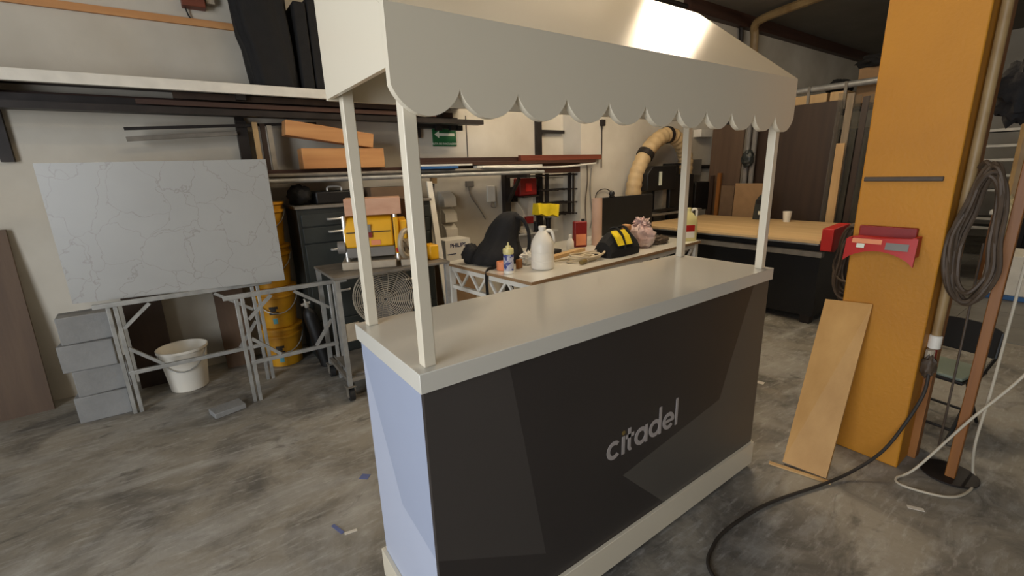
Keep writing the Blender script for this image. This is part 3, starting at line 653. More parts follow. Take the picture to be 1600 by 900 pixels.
# backpack
def bp_ring(u, cx, cy, rx, ry, z, sd):
    R = []
    for j in range(32):
        a = 2*PI*j/32; k = 1+.22*noise.noise(Vector((math.cos(a)*2.2+sd, math.sin(a)*2.2, u*4)))+.12*noise.noise(Vector((math.cos(a)*4, math.sin(a)*4, u*14+sd)))
        R.append((cx+rx*k*math.cos(a), cy+ry*k*math.sin(a), z))
    return R
bp = thing('backpack', 'slumped black backpack on the left end of the worktable', 'backpack', (1.58, 2.02, ZT))
b = MB(); rows = ((.0, 1.575, 2.03, .17, .16), (.015, 1.575, 2.03, .20, .175), (.06, 1.575, 2.03, .205, .175), (.10, 1.585, 2.03, .19, .16), (.14, 1.60, 2.03, .165, .145), (.18, 1.62, 2.03, .14, .13), (.23, 1.64, 2.03, .125, .125), (.28, 1.66, 2.02, .115, .115), (.33, 1.675, 2.01, .10, .10), (.365, 1.685, 2.0, .078, .085), (.385, 1.69, 2.0, .05, .055), (.39, 1.69, 2.0, .02, .02))
b.loft([bp_ring(u, cx, cy, rx, ry, ZT+u, 3) for u, cx, cy, rx, ry in rows]); b.build('pack', 'black_cloth', bp, ang=80)
MB().blob((1.40, 2.14, ZT+.07), (.07, .06, .085), .25, 3, 8, 20, 12).build('pocket', 'black_cloth', bp, ang=80)
MB().tube(smooth([(1.68, 1.93, ZT+.36), (1.74, 1.90, ZT+.33), (1.775, 1.88, ZT+.24), (1.78, 1.88, ZT+.12), (1.74, 1.89, ZT+.02)], 5), .014, 8).build('strap', 'black_cloth', bp)
def ribbon(pts, wd, th, up): b = MB(); P = smooth(pts, 4); [b.bar(P[i], P[i+1], wd, th, up) for i in range(len(P)-1)]; return b
ribbon([(1.50, 1.87, ZT+.03), (1.42, 1.83, ZT+.012), (1.335, 1.80, ZT+.012), (1.318, 1.795, ZT-.05), (1.325, 1.80, ZT-.20), (1.33, 1.80, ZT-.33)], .022, .006, (0, 1, .3)).build('hanging_strap', 'black_cloth', bp)
# squeeze bottle
def at(x, y): return (x, y, ZT)
gb = thing('glue_bottle', 'squeeze bottle with cream cap and blue label at the table corner', 'bottle', at(1.41, 1.64))
MB().lathe([(.034, 0), (.037, .004), (.037, .022)], at(1.41, 1.64), 24).build('base', 'white_pl', gb)
MB().lathe([(.0368, .0221), (.0368, .125), (.033, .138)], at(1.41, 1.64), 24).build('label', 'blue_print', gb)
MB().lathe([(.036, .1381), (.038, .143), (.038, .172), (.034, .178), (.02, .181), (.018, .195), (.008, .198), (.005, .218), (.003, .22)], at(1.41, 1.64), 24).build('cap', 'pale_yellow', gb)
tp = thing('tape_roll', 'orange tape roll left of the squeeze bottle', 'tape', at(1.45, 1.78))
MB().lathe([(.046, 0), (.048, .003), (.048, .058), (.046, .06), (.03, .06), (.029, .055)], at(1.45, 1.77), 28).build('roll', 'orange', tp)
MB().lathe([(.0285, .004), (.0285, .056), (.026, .056), (.026, .004)], at(1.45, 1.77), 24).build('core', 'card', tp)
jg = thing('gallon_jug', 'white translucent gallon jug near the worktable front edge', 'jug', at(1.685, 1.60))
def jug(t, x, y, sc, m, cap, ang=0.0):
    X = T(x, y, ZT) @ RZ(ang) @ Matrix.Scale(sc, 4)
    MB(X).lathe([(.072, 0), (.08, .006), (.082, .02), (.082, .06), (.0805, .062), (.0805, .12), (.082, .122), (.082, .165), (.078, .185), (.064, .215), (.045, .245), (.03, .262), (.024, .268), (.024, .278)], n=32, X=Matrix()).build('body', m, t)
    MB(X).lathe([(.026, .2781), (.027, .281), (.027, .296), (.024, .30)], n=24, X=Matrix()).build('cap', cap, t)
    MB(X).tube(smooth([(.022, 0, .262), (.05, 0, .268), (.068, 0, .255), (.078, 0, .22), (.08, 0, .185), (.074, 0, .17)], 5), .011, 10).build('handle', m, t)
jug(jg, 1.685, 1.60, 1.03, 'white_pl', 'white_pl', -.55)
yj = thing('chemical_jug', 'pale yellow jug with red label at the far end of the worktable', 'jug', at(3.48, 1.615))
X = T(3.48, 1.615, ZT) @ RZ(-.5) @ Matrix.Scale(1.08, 4)
def rr_ring(hx, hy, z, r=.02):
    out = []
    for cx, cy, a0 in ((hx-r, hy-r, 0), (-hx+r, hy-r, PI/2), (-hx+r, -hy+r, PI), (hx-r, -hy+r, 1.5*PI)):
        for k in range(4): a = a0+PI/2*k/3; out.append((cx+r*math.cos(a), cy+r*math.sin(a), z))
    return out
MB(X).loft([rr_ring(.066, .046, 0), rr_ring(.07, .05, .006), rr_ring(.07, .05, .17), rr_ring(.06, .045, .21), rr_ring(.024, .024, .25), rr_ring(.022, .022, .262)]).build('body', 'pale_yellow', yj)
MB(X).lathe([(.024, .2622), (.024, .282), (.02, .285)], n=20, X=T(-.0, 0, 0)).build('cap', 'pale_yellow', yj)
MB(X).tube(smooth([(.02, 0, .255), (.05, 0, .272), (.072, 0, .262), (.075, 0, .22), (.068, 0, .17)], 5), .011, 8).build('handle', 'white_pl', yj)
MB(X).box(-.055, .04, -.0512, -.0502, .085, .14).build('label', 'red', yj); MB(X).box(-.055, .04, -.0512, -.0502, .03, .084).build('label', 'white_pl', yj)
ab = thing('amber_bottle', 'small amber bottle with black cap behind the squeeze bottle', 'bottle', at(1.72, 1.98))
MB().lathe([(.026, 0), (.028, .004), (.028, .11), (.02, .14), (.014, .15)], at(1.72, 1.98), 20).build('body', 'amber', ab); MB().lathe([(.022, .1502), (.022, .19), (.019, .193)], at(1.72, 1.98), 20).build('cap', 'black', ab)
tag(MB(T(1.56, 1.72, ZT) @ RZ(.4)).box(-.03, .03, -.012, .012, 0, .07).build('sanding_block', 'post_wood', bev=.004), 'small brown sanding block between squeeze bottle and jug', 'block')
tag(MB().blob((1.70, 1.80, ZT+.042), (.06, .055, .05), .5, 4, 12).build('crumpled_paper', 'white_paint', ang=20), 'crumpled cream paper behind the gallon jug', 'paper')
tag(MB().tube(smooth([(1.75, 2.05, ZT+.006), (1.85, 2.1, ZT+.03), (1.95, 2.02, ZT+.006), (1.88, 1.92, ZT+.02), (1.78, 1.96, ZT+.006), (1.84, 2.05, ZT+.015)], 6), .005, 6).build('phone_cable', 'white_cable'), 'thin white cable tangled behind the jug', 'cable')
tag(MB(T(2.08, 1.98, ZT) @ RZ(.2)).box(-.10, .10, -.05, .05, 0, .04).build('black_charger', 'black', bev=.008), 'flat black charger behind the gallon jug', 'charger')
b = MB()
hc = Vector((2.08, 1.60, 0))
for k in range(3):
    b.tube(smooth([(hc.x+(.14+.015*k)*math.cos(a)+.03*k, hc.y+(.065+.012*k)*math.sin(a), ZT+.012+.017*k+.008*math.sin(2*a+k)) for a in [2*PI*i/10 for i in range(10)]], 4, True), .009, 7, closed=True)
b.tube(smooth([(2.2, 1.62, ZT+.03), (2.02, 1.66, ZT+.02), (1.84, 1.72, ZT+.012), (1.80, 1.80, ZT+.01)], 6), .009, 7)
tag(b.build('hose_coil', 'beige_cable'), 'beige hose coiled on the worktable left of the tool bag', 'hose')
t = thing('brass_fitting', 'brass hose fitting lying at the front of the hose coil', 'fitting', at(2.0, 1.50))
MB().cyl((1.965, 1.49, ZT+.018), (2.03, 1.51, ZT+.018), .018, 10).build('nut', 'gold', t); MB().cyl((2.031, 1.51, ZT+.018), (2.06, 1.519, ZT+.018), .010, 10).build('stem', 'chrome', t)
tag(MB(T(2.15, 1.86, ZT) @ RZ(.25)).box(-.26, .26, -.03, .03, 0, .028).build('wood_offcut', 'light_wood', bev=.002), 'long pale wood offcut behind the hose coil', 'timber')
t = thing('spray_bottle', 'small clear bottle of liquid left of the red can', 'bottle', at(2.33, 2.0))
MB().lathe([(.03, 0), (.032, .004), (.032, .08), (.014, .11)], at(2.33, 2.0), 16).build('body', 'white_pl', t); MB().lathe([(.014, .1102), (.014, .14), (.01, .142)], at(2.33, 2.0), 12).build('cap', 'white_pl', t)
t = thing('red_can', 'red rectangular can with dark edges left of the cardboard tube', 'can', at(2.5, 2.06))
X = T(2.53, 2.09, ZT) @ RZ(-.45); MB(X).box(-.06, .06, -.035, .035, 0, .235).build('body', 'red_dark', t, bev=.01); MB(X).box(-.045, .05, -.0362, -.0352, .02, .12).build('label', 'orange', t); MB(X).cyl((.03, 0, .2352), (.03, 0, .255), .016, 12).build('cap', 'black', t)
b = MB(); c = (2.72, 2.06, ZT)
b.lathe([(.047, 0), (.047, .43), (.041, .43), (.041, .02)], c, 28); tag(b.build('cardboard_tube', 'tube_card'), 'upright pale cardboard tube beside the black monitor', 'tube')
mo = thing('monitor', 'large black flat monitor standing on the worktable', 'monitor', at(3.2, 2.13))
X = T(3.205, 2.12, 0) @ RZ(-.02)
MB(X).box(-.375, .375, -.012, .012, ZT+.06, 1.175).build('screen_panel', 'black', mo, bev=.006); MB(X).box(-.362, .362, -.0135, -.0125, ZT+.075, 1.162).build('screen', 'black', mo)
MB(X).box(-.04, .04, .0125, .035, ZT+.01, ZT+.3).build('neck', 'black', mo); MB(X).box(-.12, .12, -.06, .10, ZT, ZT+.01).build('foot', 'black', mo, bev=.003)
MB(X).box(-.22, .10, .0125, .05, .95, 1.13).build('rear_box', 'black', mo, bev=.008)
# tool bag
tb = thing('tool_bag', 'open black tool bag with yellow panels on the worktable', 'tool bag', at(2.5, 1.58))
X = T(2.49, 1.60, ZT) @ RZ(.05)
def sec(x, hw, h, z0=0): return [(x, -hw, z0), (x, -hw*1.08, z0+h*.35), (x, -hw*.75, z0+h*.78), (x, -hw*.3, z0+h), (x, hw*.3, z0+h), (x, hw*.75, z0+h*.78), (x, hw*1.08, z0+h*.35), (x, hw, z0)]
MB(X).loft([sec(-.205, .06, .07), sec(-.19, .085, .12), (sec(-.11, .10, .185)), sec(0, .105, .20), sec(.11, .10, .185), sec(.175, .085, .13), sec(.19, .06, .07)]).build('bag_body', 'black_cloth', tb, ang=25)
for xx in (-.10, .0):
    MB(X).loft([[(xx+a, -.112, .095), (xx+a, -.075+.0, .155), (xx+a, -.035, .196), (xx+a, -.035, .206), (xx+a, -.085, .163), (xx+a, -.12, .098)] for a in (-.036, .036)]).build('yellow_panel', 'yellow_cloth', tb, flat=True)
for xx in (-.05, .05):
    MB(X).tube(smooth([(xx, -.118, .06), (xx, -.09, .155), (xx, -.04, .212), (xx, .0, .225), (xx, .04, .212)], 4), .010, 6).build('webbing_strap', 'black_cloth', tb)
MB(X).box(.09, .14, -.03, .04, .185, .235).build('tool_handle', 'pine', tb, bev=.01)
# pink carrier bag
pk = thing('plastic_bag', 'knotted pink translucent plastic bag next to the tool bag', 'bag', at(2.88, 1.68))
def kn(p, d): 
    f = max(0, d.z); p.x *= 1-.35*f*f; p.y *= 1-.35*f*f; return p
MB().blob((2.90, 1.70, ZT+.098), (.135, .12, .12), .2, 3.2, 5, 40, 26, True, kn).build('film', 'pink_bag', pk, ang=25)
MB().blob((2.915, 1.70, ZT+.20), (.075, .06, .05), .8, 5, 9, 26, 16, False).build('knot', 'pink_bag', pk, ang=20)
tag(MB().blob((3.15, 1.69, ZT+.032), (.12, .06, .04), .4, 4, 3).build('dark_rag', 'dark_cable', ang=60), 'crumpled dark brown rag between pink bag and yellow jug', 'rag')
t = thing('webcam', 'small black webcam on top of the monitor', 'webcam', (2.98, 2.12, 1.175))
MB().blob((2.98, 2.12, 1.205), (.03, .025, .03), .05, 2, 1, 16, 10).build('head', 'black', t); MB().box(2.95, 3.01, 2.108, 2.13, 1.1755, 1.185).build('clip', 'black', t)

# ================================================================== rear wall tools behind the table
wr = thing('wire_tool_rack', 'dark steel wire rack with three shelves on the rear wall', 'rack', (3.35, 3.2, .93))
for x in (3.05, 3.40): 
    MB().box(x-.018, x+.018, 3.15, 3.18, .93, 1.405).build('upright', 'dark_steel', wr)
MB().box(3.64, 3.655, 3.0-.02, 3.0, .93, 1.405).build('upright', 'dark_steel', wr) if False else MB().box(3.36+.0, 3.375, 3.06, 3.075, .93, 1.40).build('upright', 'dark_steel', wr)
for z, x0 in ((.94, 2.95), (1.07, 3.0), (1.22, 2.92), (1.385, 2.7)):
    b = MB()
    for k in range(5): b.box(x0, 3.41, 3.04+k*.058, 3.048+k*.058, z, z+.008)
    for k in range(6): xx = x0+(3.40-x0)*k/5; b.box(xx, xx+.01, 3.04, 3.29, z-.008, z-.0002)
    b.build('wire_shelf', 'dark_steel', wr)
t = thing('red_case', 'red plastic case standing on a bracket left of the wire rack', 'case', (2.8, 3.2, 1.19))
MB().box(2.66, 2.90, 3.16, 3.28, 1.175, 1.365).build('shell', 'red_dark', t, bev=.012); MB().box(2.74, 2.82, 3.152, 3.1598, 1.22, 1.31).build('latch_panel', 'red', t); MB().box(2.66, 2.90, 3.10, 3.295, 1.158, 1.1745).build('bracket', 'dark_steel', t)
b = MB()
b.loft([[(2.72+.29*k/6, 2.92+.02*math.sin(k*1.7), 1.095+.012*math.sin(k*2.1)-.004*k), (2.72+.29*k/6, 3.01, 1.10-.004*k), (2.72+.29*k/6, 3.03, .975+.012*math.sin(k*1.3)-.006*k), (2.72+.29*k/6, 2.91+.015*math.sin(k*2.4), .98+.014*math.sin(k*1.9)-.006*k)] for k in range(7)])
tag(b.build('yellow_cloth', 'yellow_cloth', ang=50), 'bright yellow folded cloth hanging under the tool shelf', 'cloth')
def wbox(x, z, sx, sz, m, name, label, cat, d=.05, y=YB):
    return tag(MB().box(x-sx/2, x+sx/2, y-d, y, z-sz/2, z+sz/2).build(name, m, bev=.004), label, cat)
wbox(2.66, 1.19, .07, .16, 'black', 'wall_switch', 'black switch box right of the dark rack upright', 'switch')
wbox(2.70, .88, .11, .10, 'dark_cable', 'wall_box', 'brown wall box above the worktable beside the upright', 'wall box')
wbox(2.86, .89, .11, .08, 'red_dark', 'wall_box', 'dark red wall box below the yellow cloth', 'wall box')
wbox(2.36, 1.215, .10, .17, 'white_pl', 'wall_switch', 'white switch plate left of the dark rack upright', 'switch', .03)
wbox(2.10, 1.33, .09, .06, 'grey_pl', 'wall_socket', 'small grey socket on the wall above the backpack', 'socket', .03)
wbox(3.0, .98, .10, .06, 'dull_steel', 'wall_box', 'small steel wall box hidden behind the yellow cloth', 'wall box', .03)
b = MB(); b.box(2.6, 3.25, 3.2, 3.295, .73, .75); tag(b.build('wall_ledge', 'white_paint'), 'thin white ledge on the rear wall behind the jug', 'ledge')
for k, (x, z, m, l) in enumerate(((2.66, .7502, 'black', 'dark spool on the white wall ledge at left'), (2.95, .7502, 'black', 'black spool on the middle of the wall ledge'), (3.13, .7502, 'dark_steel', 'tall dark tin on the right end of the wall ledge'))):
    tag(MB().lathe([(.04, 0), (.04, .01), (.03, .015), (.03, .07+.03*k), (.04, .075+.03*k), (.04, .085+.03*k)], (x, 3.245, z), 16).build('spool', m), l, 'spool')
for k, (p, m, l) in enumerate((([(2.08, 3.28, 1.30), (2.1, 3.27, 1.2), (2.2, 3.26, 1.05), (2.26, 3.26, .95)], 'grey_pl', 'grey cable slanting down the wall above the backpack'), ([(2.68, 3.25, 1.10), (2.74, 3.22, 1.0), (2.76, 3.22, .88), (2.86, 3.2, .76)], 'white_cable', 'white cable hanging from the black switch box'), ([(2.36, 3.27, 1.13), (2.34, 3.26, 1.08), (2.40, 3.26, 1.07), (2.40, 3.27, 1.13)], 'grey_pl', 'short looped cord below the white switch plate'), ([(3.5, 2.98, 1.5), (3.51, 2.98, 1.3), (3.48, 2.98, 1.05), (3.50, 2.98, .8)], 'dark_cable', 'dark cord hanging down the wall step'), ([(3.58, 2.985, 1.45), (3.56, 2.985, 1.2), (3.6, 2.985, .9), (3.57, 2.985, .75)], 'grey_pl', 'grey cord hanging down the wall by the tube'), ([(3.75, 2.99, 1.93), (3.752, 2.99, 1.7), (3.75, 2.99, 1.45)], 'dark_steel', 'thin dark cord hanging on the thick wall'), ([(3.62, 2.97, 1.0), (3.66, 2.97, 1.16), (3.8, 2.97, 1.2), (3.92, 2.97, 1.14), (3.95, 2.97, 1.0)], 'dark_steel', 'dark wire arched on the wall above the tube'))):
    conduit('electric_cable', p, .006, m, l, 'cord', 6)
wbox(3.75, 1.955, .06, .07, 'dark_steel', 'wall_hook', 'small dark hook block high on the thick wall', 'hook', .04, YP)

# ================================================================== black machine with hose
dm = thing('bandsaw_machine', 'tall black workshop machine with grey post behind the monitor', 'machine', (4.7, 2.75, 0))
MB().prism([(4.15, 1.16), (4.15, 1.36), (4.24, 1.45), (4.70, 1.45), (4.70, 1.16)], 2.62, 2.86, 'y').build('upper_housing', 'black', dm, bev=.01)
MB().box(4.36, 4.41, 2.613, 2.6198, 1.22, 1.38).build('label', 'sign_white', dm)
MB().box(4.50, 4.58, 2.66, 2.78, 0, 1.159).build('post', 'dull_steel', dm); MB().box(4.62, 5.12, 2.64, 2.92, .60, 1.335).build('motor_box', 'black', dm, bev=.01)
MB().box(4.85, 4.862, 2.632, 2.6398, .95, 1.2).build('seam', 'dull_steel', dm); MB().box(4.72, 5.0, 2.66, 2.84, 1.4502, 1.475).build('top_flange', 'black', dm)
MB().box(4.05, 5.2, 2.60, 2.9, 0, .599).build('base', 'black', dm); MB().box(4.0, 5.25, 2.58, 2.92, .86, .885).build('saw_table', 'grey_pl', dm); MB().box(4.3, 4.75, 2.60, 2.66, .9, .93).build('guard', 'black', dm)
MB().box(4.701, 4.80, 2.65, 2.85, 1.3352, 1.4498).build('link_bracket', 'black', dm)
hs = thing('dust_hose', 'thick beige ribbed dust hose arching above the black machine', 'hose', (4.6, 2.8, 1.2))
hp = smooth([(4.10, 2.78, .95), (4.10, 2.78, 1.22), (4.19, 2.78, 1.45), (4.36, 2.78, 1.66), (4.60, 2.78, 1.80), (4.82, 2.78, 1.81), (5.03, 2.78, 1.67), (5.15, 2.80, 1.48), (5.17, 2.83, 1.20), (5.18, 2.85, .9)], 12)
MB().tube(hp, [.092+.006*math.sin(i*1.6) for i in range(len(hp))], 16).build('ribbed_hose', 'hose', hs, ang=60)
for i in (30, 52): MB().tube([hp[i], hp[i+3]], .104, 16).build('clamp', 'dark_steel', hs)
wbox(5.72, 1.87, .26, .10, 'white_paint', 'wall_lamp', 'white wall lamp arm high on the pale wall', 'lamp', .12, YP)
jb = thing('junction_box', 'grey junction box with conduit on the pale wall behind the cart post', 'junction box', (5.62, YP, 1.3))
MB().box(5.50, 5.72, YP-.08, YP, 1.30, 1.52).build('housing', 'grey_pl', jb, bev=.006); MB().cyl((5.721, YP-.04, 1.42), (6.25, YP-.04, 1.41), .028, 10).build('conduit', 'dark_steel', jb); MB().cyl((5.2, YP-.04, 1.42), (5.499, YP-.04, 1.42), .02, 10).build('conduit', 'dark_steel', jb)
wbox(6.02, .97, .12, .18, 'white_pl', 'wall_socket', 'white wall socket plate low on the pale wall', 'socket', .03, YP)
tag(MB().cyl((5.75, YP-.03, 1.09), (6.2, YP-.03, 1.085), .02, 10).build('low_conduit', 'dark_steel'), 'short dark conduit above the white socket plate', 'pipe')
tag(MB().box(5.30, 5.62, 2.72, 2.95, .84, 1.22).build('black_crate', 'black', bev=.01), 'black crate beside the black machine on the bench', 'crate')

# ================================================================== machine bench on the right
mb_ = thing('machine_bench', 'long black machine bench with plywood top', 'bench', (4.6, 1.8, 0))
MB().box(3.87, 5.26, .635, 2.55, .775, .80).build('plywood_top', 'ply_x', mb_, bev=.001)
MB().box(3.88, 5.25, .645, 2.54, .76, .7748).build('edge_rail', 'steel', mb_)
MB().box(3.97, 5.2, .66, 2.5, .70, .7598).build('frame', 'black', mb_)
MB().box(3.90, 3.955, .62, 2.5, .655, .70).build('guide_rail', 'dull_steel', mb_)
MB().box(4.10, 5.15, .70, 2.45, .07, .6998).build('body', 'black', mb_)
for x in (4.14, 5.1):
    for y in (.76, 2.4): MB().box(x-.04, x+.04, y-.04, y+.04, 0, .0698).build('foot', 'dark_steel', mb_)
tag(MB().prism([(3.87, .72), (3.87, .905), (4.2, .925), (4.2, .83), (3.95, .71)], .545, .63, 'y').build('end_stop', 'red', bev=.006), 'red end block fixed at the near end of the machine bench', 'end block')
b = MB()
for k in range(16):
    cx = 3.95+.05*random.uniform(-1, 1); cy = .435+.025*random.uniform(-1, 1); zt = .93+.025*random.uniform(-1, 1); zb_ = .38+.11*random.uniform(-1, 1); hw = .075+.055*random.random()
    b.tube(smooth([(cx+.02*math.sin(a*2+k), cy-.02+hw*math.cos(a)*(1 if math.sin(a) < 0 else .75), (zt+zb_)/2+(zt-zb_)/2*math.sin(a)) for a in [2*PI*i/12 for i in range(12)]], 4, True), .010, 7, closed=True)
tag(b.build('cable_coil', 'dark_cable'), 'hanging coil of dark cable beside the red end block', 'cable coil')
tag(MB().lathe([(.032, 0), (.034, .002), (.045, .115), (.042, .115), (.032, .006)], (5.05, 1.42, .8002), 20).build('plastic_cup', 'white_pl'), 'white plastic cup on the plywood bench top', 'cup')
t = thing('hand_grinder', 'dark grey power tool standing on the bench beside the cup', 'power tool', (5.1, 1.72, .80))
MB().prism([(1.66, .8002), (1.66, 1.0), (1.69, 1.08), (1.75, 1.09), (1.80, 1.02), (1.82, .8002)], 5.08, 5.2, 'x').build('body', 'cabinet', t, bev=.01); MB().box(5.07, 5.0795, 1.70, 1.75, .86, .90).build('label', 'sign_white', t); MB().box(5.072, 5.0795, 1.68, 1.78, .98, 1.03).build('vent', 'black', t)
# sheets standing behind the bench
def sheet(x, y0, y1, z0, z1, m, name, label, cat, th=.02, lean=.0):
    b = MB(); b.add([(x, y0, z0), (x, y1, z0), (x+lean, y1, z1), (x+lean, y0, z1), (x+th, y0, z0), (x+th, y1, z0), (x+lean+th, y1, z1), (x+lean+th, y0, z1)], [(0,1,2,3),(7,6,5,4),(0,4,5,1),(1,5,6,2),(2,6,7,3),(3,7,4,0)])
    return tag(b.build(name, m), label, cat)
sheet(5.62, 1.28, 2.30, 0, 2.09, 'walnut', 'wood_sheet', 'tall dark brown sheet standing behind the plywood bench', 'sheet', .02, .1)
sheet(5.60, 2.32, 2.76, 0, 1.95, 'brown_sheet', 'wood_sheet', 'mid brown sheet standing against the pale wall end', 'sheet', .02, .08)
sheet(5.40, 1.88, 2.26, 0, 1.20, 'card', 'cardboard_sheet', 'tan cardboard sheet leaning behind the bench', 'sheet', .01, .06)
sheet(5.42, 2.28, 2.46, 0, 1.17, 'card_dark', 'wood_sheet', 'short dark sheet leaning left of the tan cardboard', 'sheet', .015, .06)
sheet(5.50, 2.52, 2.57, 0, 1.33, 'post_wood', 'wood_lath', 'red brown lath standing by the pale wall end', 'lath', .03, .05)
sheet(5.46, 2.60, 2.65, 0, 1.30, 'walnut', 'wood_lath', 'dark lath standing nearest the pale wall end', 'lath', .03, .05)
for k, (y, l) in enumerate(((2.18, 'left'), (2.10, 'right'))):
    b = MB(); b.tube([(5.50, y, 0), (5.56, y+.02, 2.0)], .03, 10); tag(b.build('grey_pole', 'grey_pl'), l+' grey plastic pole in front of the brown sheets', 'pole')
tag(MB().blob((5.47, 2.14, 1.50), (.05, .07, .10), .25, 3, 6, flat=False).build('cable_knot', 'cabinet', ang=60), 'dark cable bundle tied on the grey poles', 'cable')
for k, (y0, y1, z1, m, l) in enumerate(((1.20, 1.26, 2.14, 'clear', 'clear plastic strip next to the dark brown sheet'), (1.12, 1.185, 2.13, 'grey_wood', 'weathered grey board among the clear strips'), (1.05, 1.105, 2.10, 'clear', 'clear plastic strip between the weathered boards'), (.985, 1.04, 2.08, 'walnut', 'dark narrow board among the clear strips'), (.92, .975, 2.09, 'clear', 'clear plastic strip nearest the yellow column'))):
    sheet(5.45+.02*(k % 2), y0, y1, 0, z1, m, 'upright_strip', l, 'strip', .02, .10)
sheet(5.42, 1.10, 1.18, 0, 1.62, 'light_wood', 'upright_strip', 'pale yellow board standing in front of the clear strips', 'strip', .02, .02)
for k, (y, w_) in enumerate(((1.95, .17), (1.75, .18), (1.55, .18), (1.35, .16))):
    tag(MB().box(5.78, 6.6, y-w_/2, y+w_/2, 2.05, 2.19).build('timber_end', 'light_wood', bev=.003), 'pale timber end %s above the brown sheet' % ['hidden behind the canopy corner', 'just right of the canopy corner', 'in the middle of the row', 'nearest the clear strips'][k], 'timber')
sr = thing('storage_rack', 'tall steel storage rack behind the standing sheets', 'rack', (6.2, 1.6, 0))
for y in (.85, 2.7):
    for x in (5.85, 6.75): MB().box(x-.025, x+.025, y-.025, y+.025, 0, 2.30).build('upright', 'dark_steel', sr)
for y in (1.0, 1.6, 2.5): MB().box(5.83, 6.76, y-.02, y+.02, 2.005, 2.0495).build('cross_beam', 'dark_steel', sr)
MB().box(5.83, 5.87, .876, 2.674, 1.96, 2.0045).build('front_beam', 'dark_steel', sr)
MB().cyl((5.80, .92, 2.25), (5.80, 2.6, 2.25), .035, 12).build('top_tube', 'steel', sr)
for k, y in enumerate((1.65, 1.28)): MB().box(5.76, 5.775, y-.015, y+.015, 2.0, 2.28).build('strap', 'dull_steel', sr)
tag(MB().box(5.95, 6.4, .96, 1.24, 2.0502, 2.42).build('carton', 'card', bev=.004), 'brown carton on top of the storage rack near the column', 'box')
tag(MB().blob((6.0, 1.05, 2.47), (.16, .22, .07), .35, 3, 2).build('black_tarp', 'black_cloth', ang=60), 'dark tarp thrown over the carton on the rack', 'tarp')
tag(MB().blob((6.0, 1.42, 2.25), (.11, .13, .09), .3, 3, 7).build('black_tarp', 'black_cloth', ang=60), 'small dark bundle on the rack beside the carton', 'bundle')
sheet(6.9, .55, .85, 0, 1.9, 'brown_wood', 'wood_sheet', 'dark plank in the gap left of the yellow column', 'plank')
tag(MB().box(7.0, 7.5, .35, .8, 0, 1.5).build('dark_locker', 'black', bev=.01), 'black locker in the gap left of the yellow column', 'locker')
t = thing('side_bench', 'small bench with pale top in the gap beside the yellow column', 'bench', (5.9, .65, 0))
MB().box(5.6, 6.3, .50, .85, .84, .875).build('top', 'white_paint', t)
for x in (5.65, 6.25):
    for y in (.54, .81): MB().box(x-.02, x+.02, y-.02, y+.02, 0, .8395).build('leg', 'dark_steel', t)

# ================================================================== column and what hangs on it
CYA, CYB_ = -.43, -.105
struct(MB().box(2.2, 2.5, CYA, CYB_, 0, ZC).build('trim_2', 'ochre', bev=.006))
tag(MB().box(2.188, 2.1995, -.392, -.118, 1.348, 1.368).build('tool_bar', 'dark_cable', bev=.003), 'narrow dark magnetic bar on the yellow column', 'tool bar')
rh = thing('red_holder', 'red plastic tool holder mounted on the yellow column', 'holder', (2.16, -.24, 1.02))
MB().box(2.175, 2.1995, -.345, -.135, 1.06, 1.15).build('back_plate', 'red_dark', rh, bev=.004)
b = MB(); pr = [(-.115, 1.01), (-.12, 1.115), (-.345, 1.135), (-.375, 1.015)]
top = [(2.105+.0, y, z) for y, z in ((-.118, 1.10), (-.345, 1.118))]
n = 12; vs = []
for i in range(n+1):
    u = i/n; y = -.115-.255*u; zb2 = .995+.055*math.sin(PI*u)**.7; zt2 = 1.095+.02*u
    vs += [(2.10, y, zt2), (2.085, y, zb2), (2.099, y, zb2), (2.114, y, zt2)]
fs = []
for i in range(n):
    p = i*4; q = p+4
    for k in range(4): fs.append((p+k, p+(k+1) % 4, q+(k+1) % 4, q+k))
fs += [(0, 1, 2, 3), (n*4+3, n*4+2, n*4+1, n*4)]
b.add(vs, fs); b.build('front_shield', 'red', rh)
MB().box(2.105, 2.1748, -.345, -.14, 1.09, 1.105).build('shelf', 'red', rh); MB().box(2.10, 2.1748, -.365, -.352, 1.03, 1.118).build('side_cheek', 'red', rh); MB().box(2.10, 2.1748, -.133, -.12, 1.03, 1.10).build('side_cheek', 'red', rh)
def fq(y0, y1, z0, z1): 
    def xx(z): return 2.088+(z-1.06)*.26
    b = MB(); b.add([(xx(z0)-.002, y0, z0), (xx(z0)-.002, y1, z0), (xx(z1)-.002, y1, z1), (xx(z1)-.002, y0, z1)], [(0,1,2,3)]); return b
fq(-.345, -.265, 1.06, 1.09).build('label', 'grey_pl', rh); fq(-.19, -.16, 1.06, 1.078).build('label', 'sign_white', rh); fq(-.25, -.14, 1.08, 1.10).build('label', 'orange', rh)
# plywood plank
b = MB(); P4 = [(1.815, -.082, 0), (1.842, -.262, 0), (2.183, -.232, .772), (2.183, -.038, .757)]
nv = Vector((.772, 0, -.36)).normalized()*.014
b.add([tuple(Vector(p)+Vector((0, 0, .012))) for p in P4]+[tuple(Vector(p)+nv+Vector((0, 0, .012))) for p in P4], [(0,1,2,3),(7,6,5,4),(0,4,5,1),(1,5,6,2),(2,6,7,3),(3,7,4,0)])
tag(b.build('plywood_plank', 'ply'), 'tan plywood plank leaning against the yellow column', 'plank')
b = MB(); b.bar((1.77, -.04, .004), (1.835, -.285, .004), .022, .007); tag(b.build('wood_strip', 'light_wood'), 'thin wood strip on the floor at the foot of the plank', 'strip')
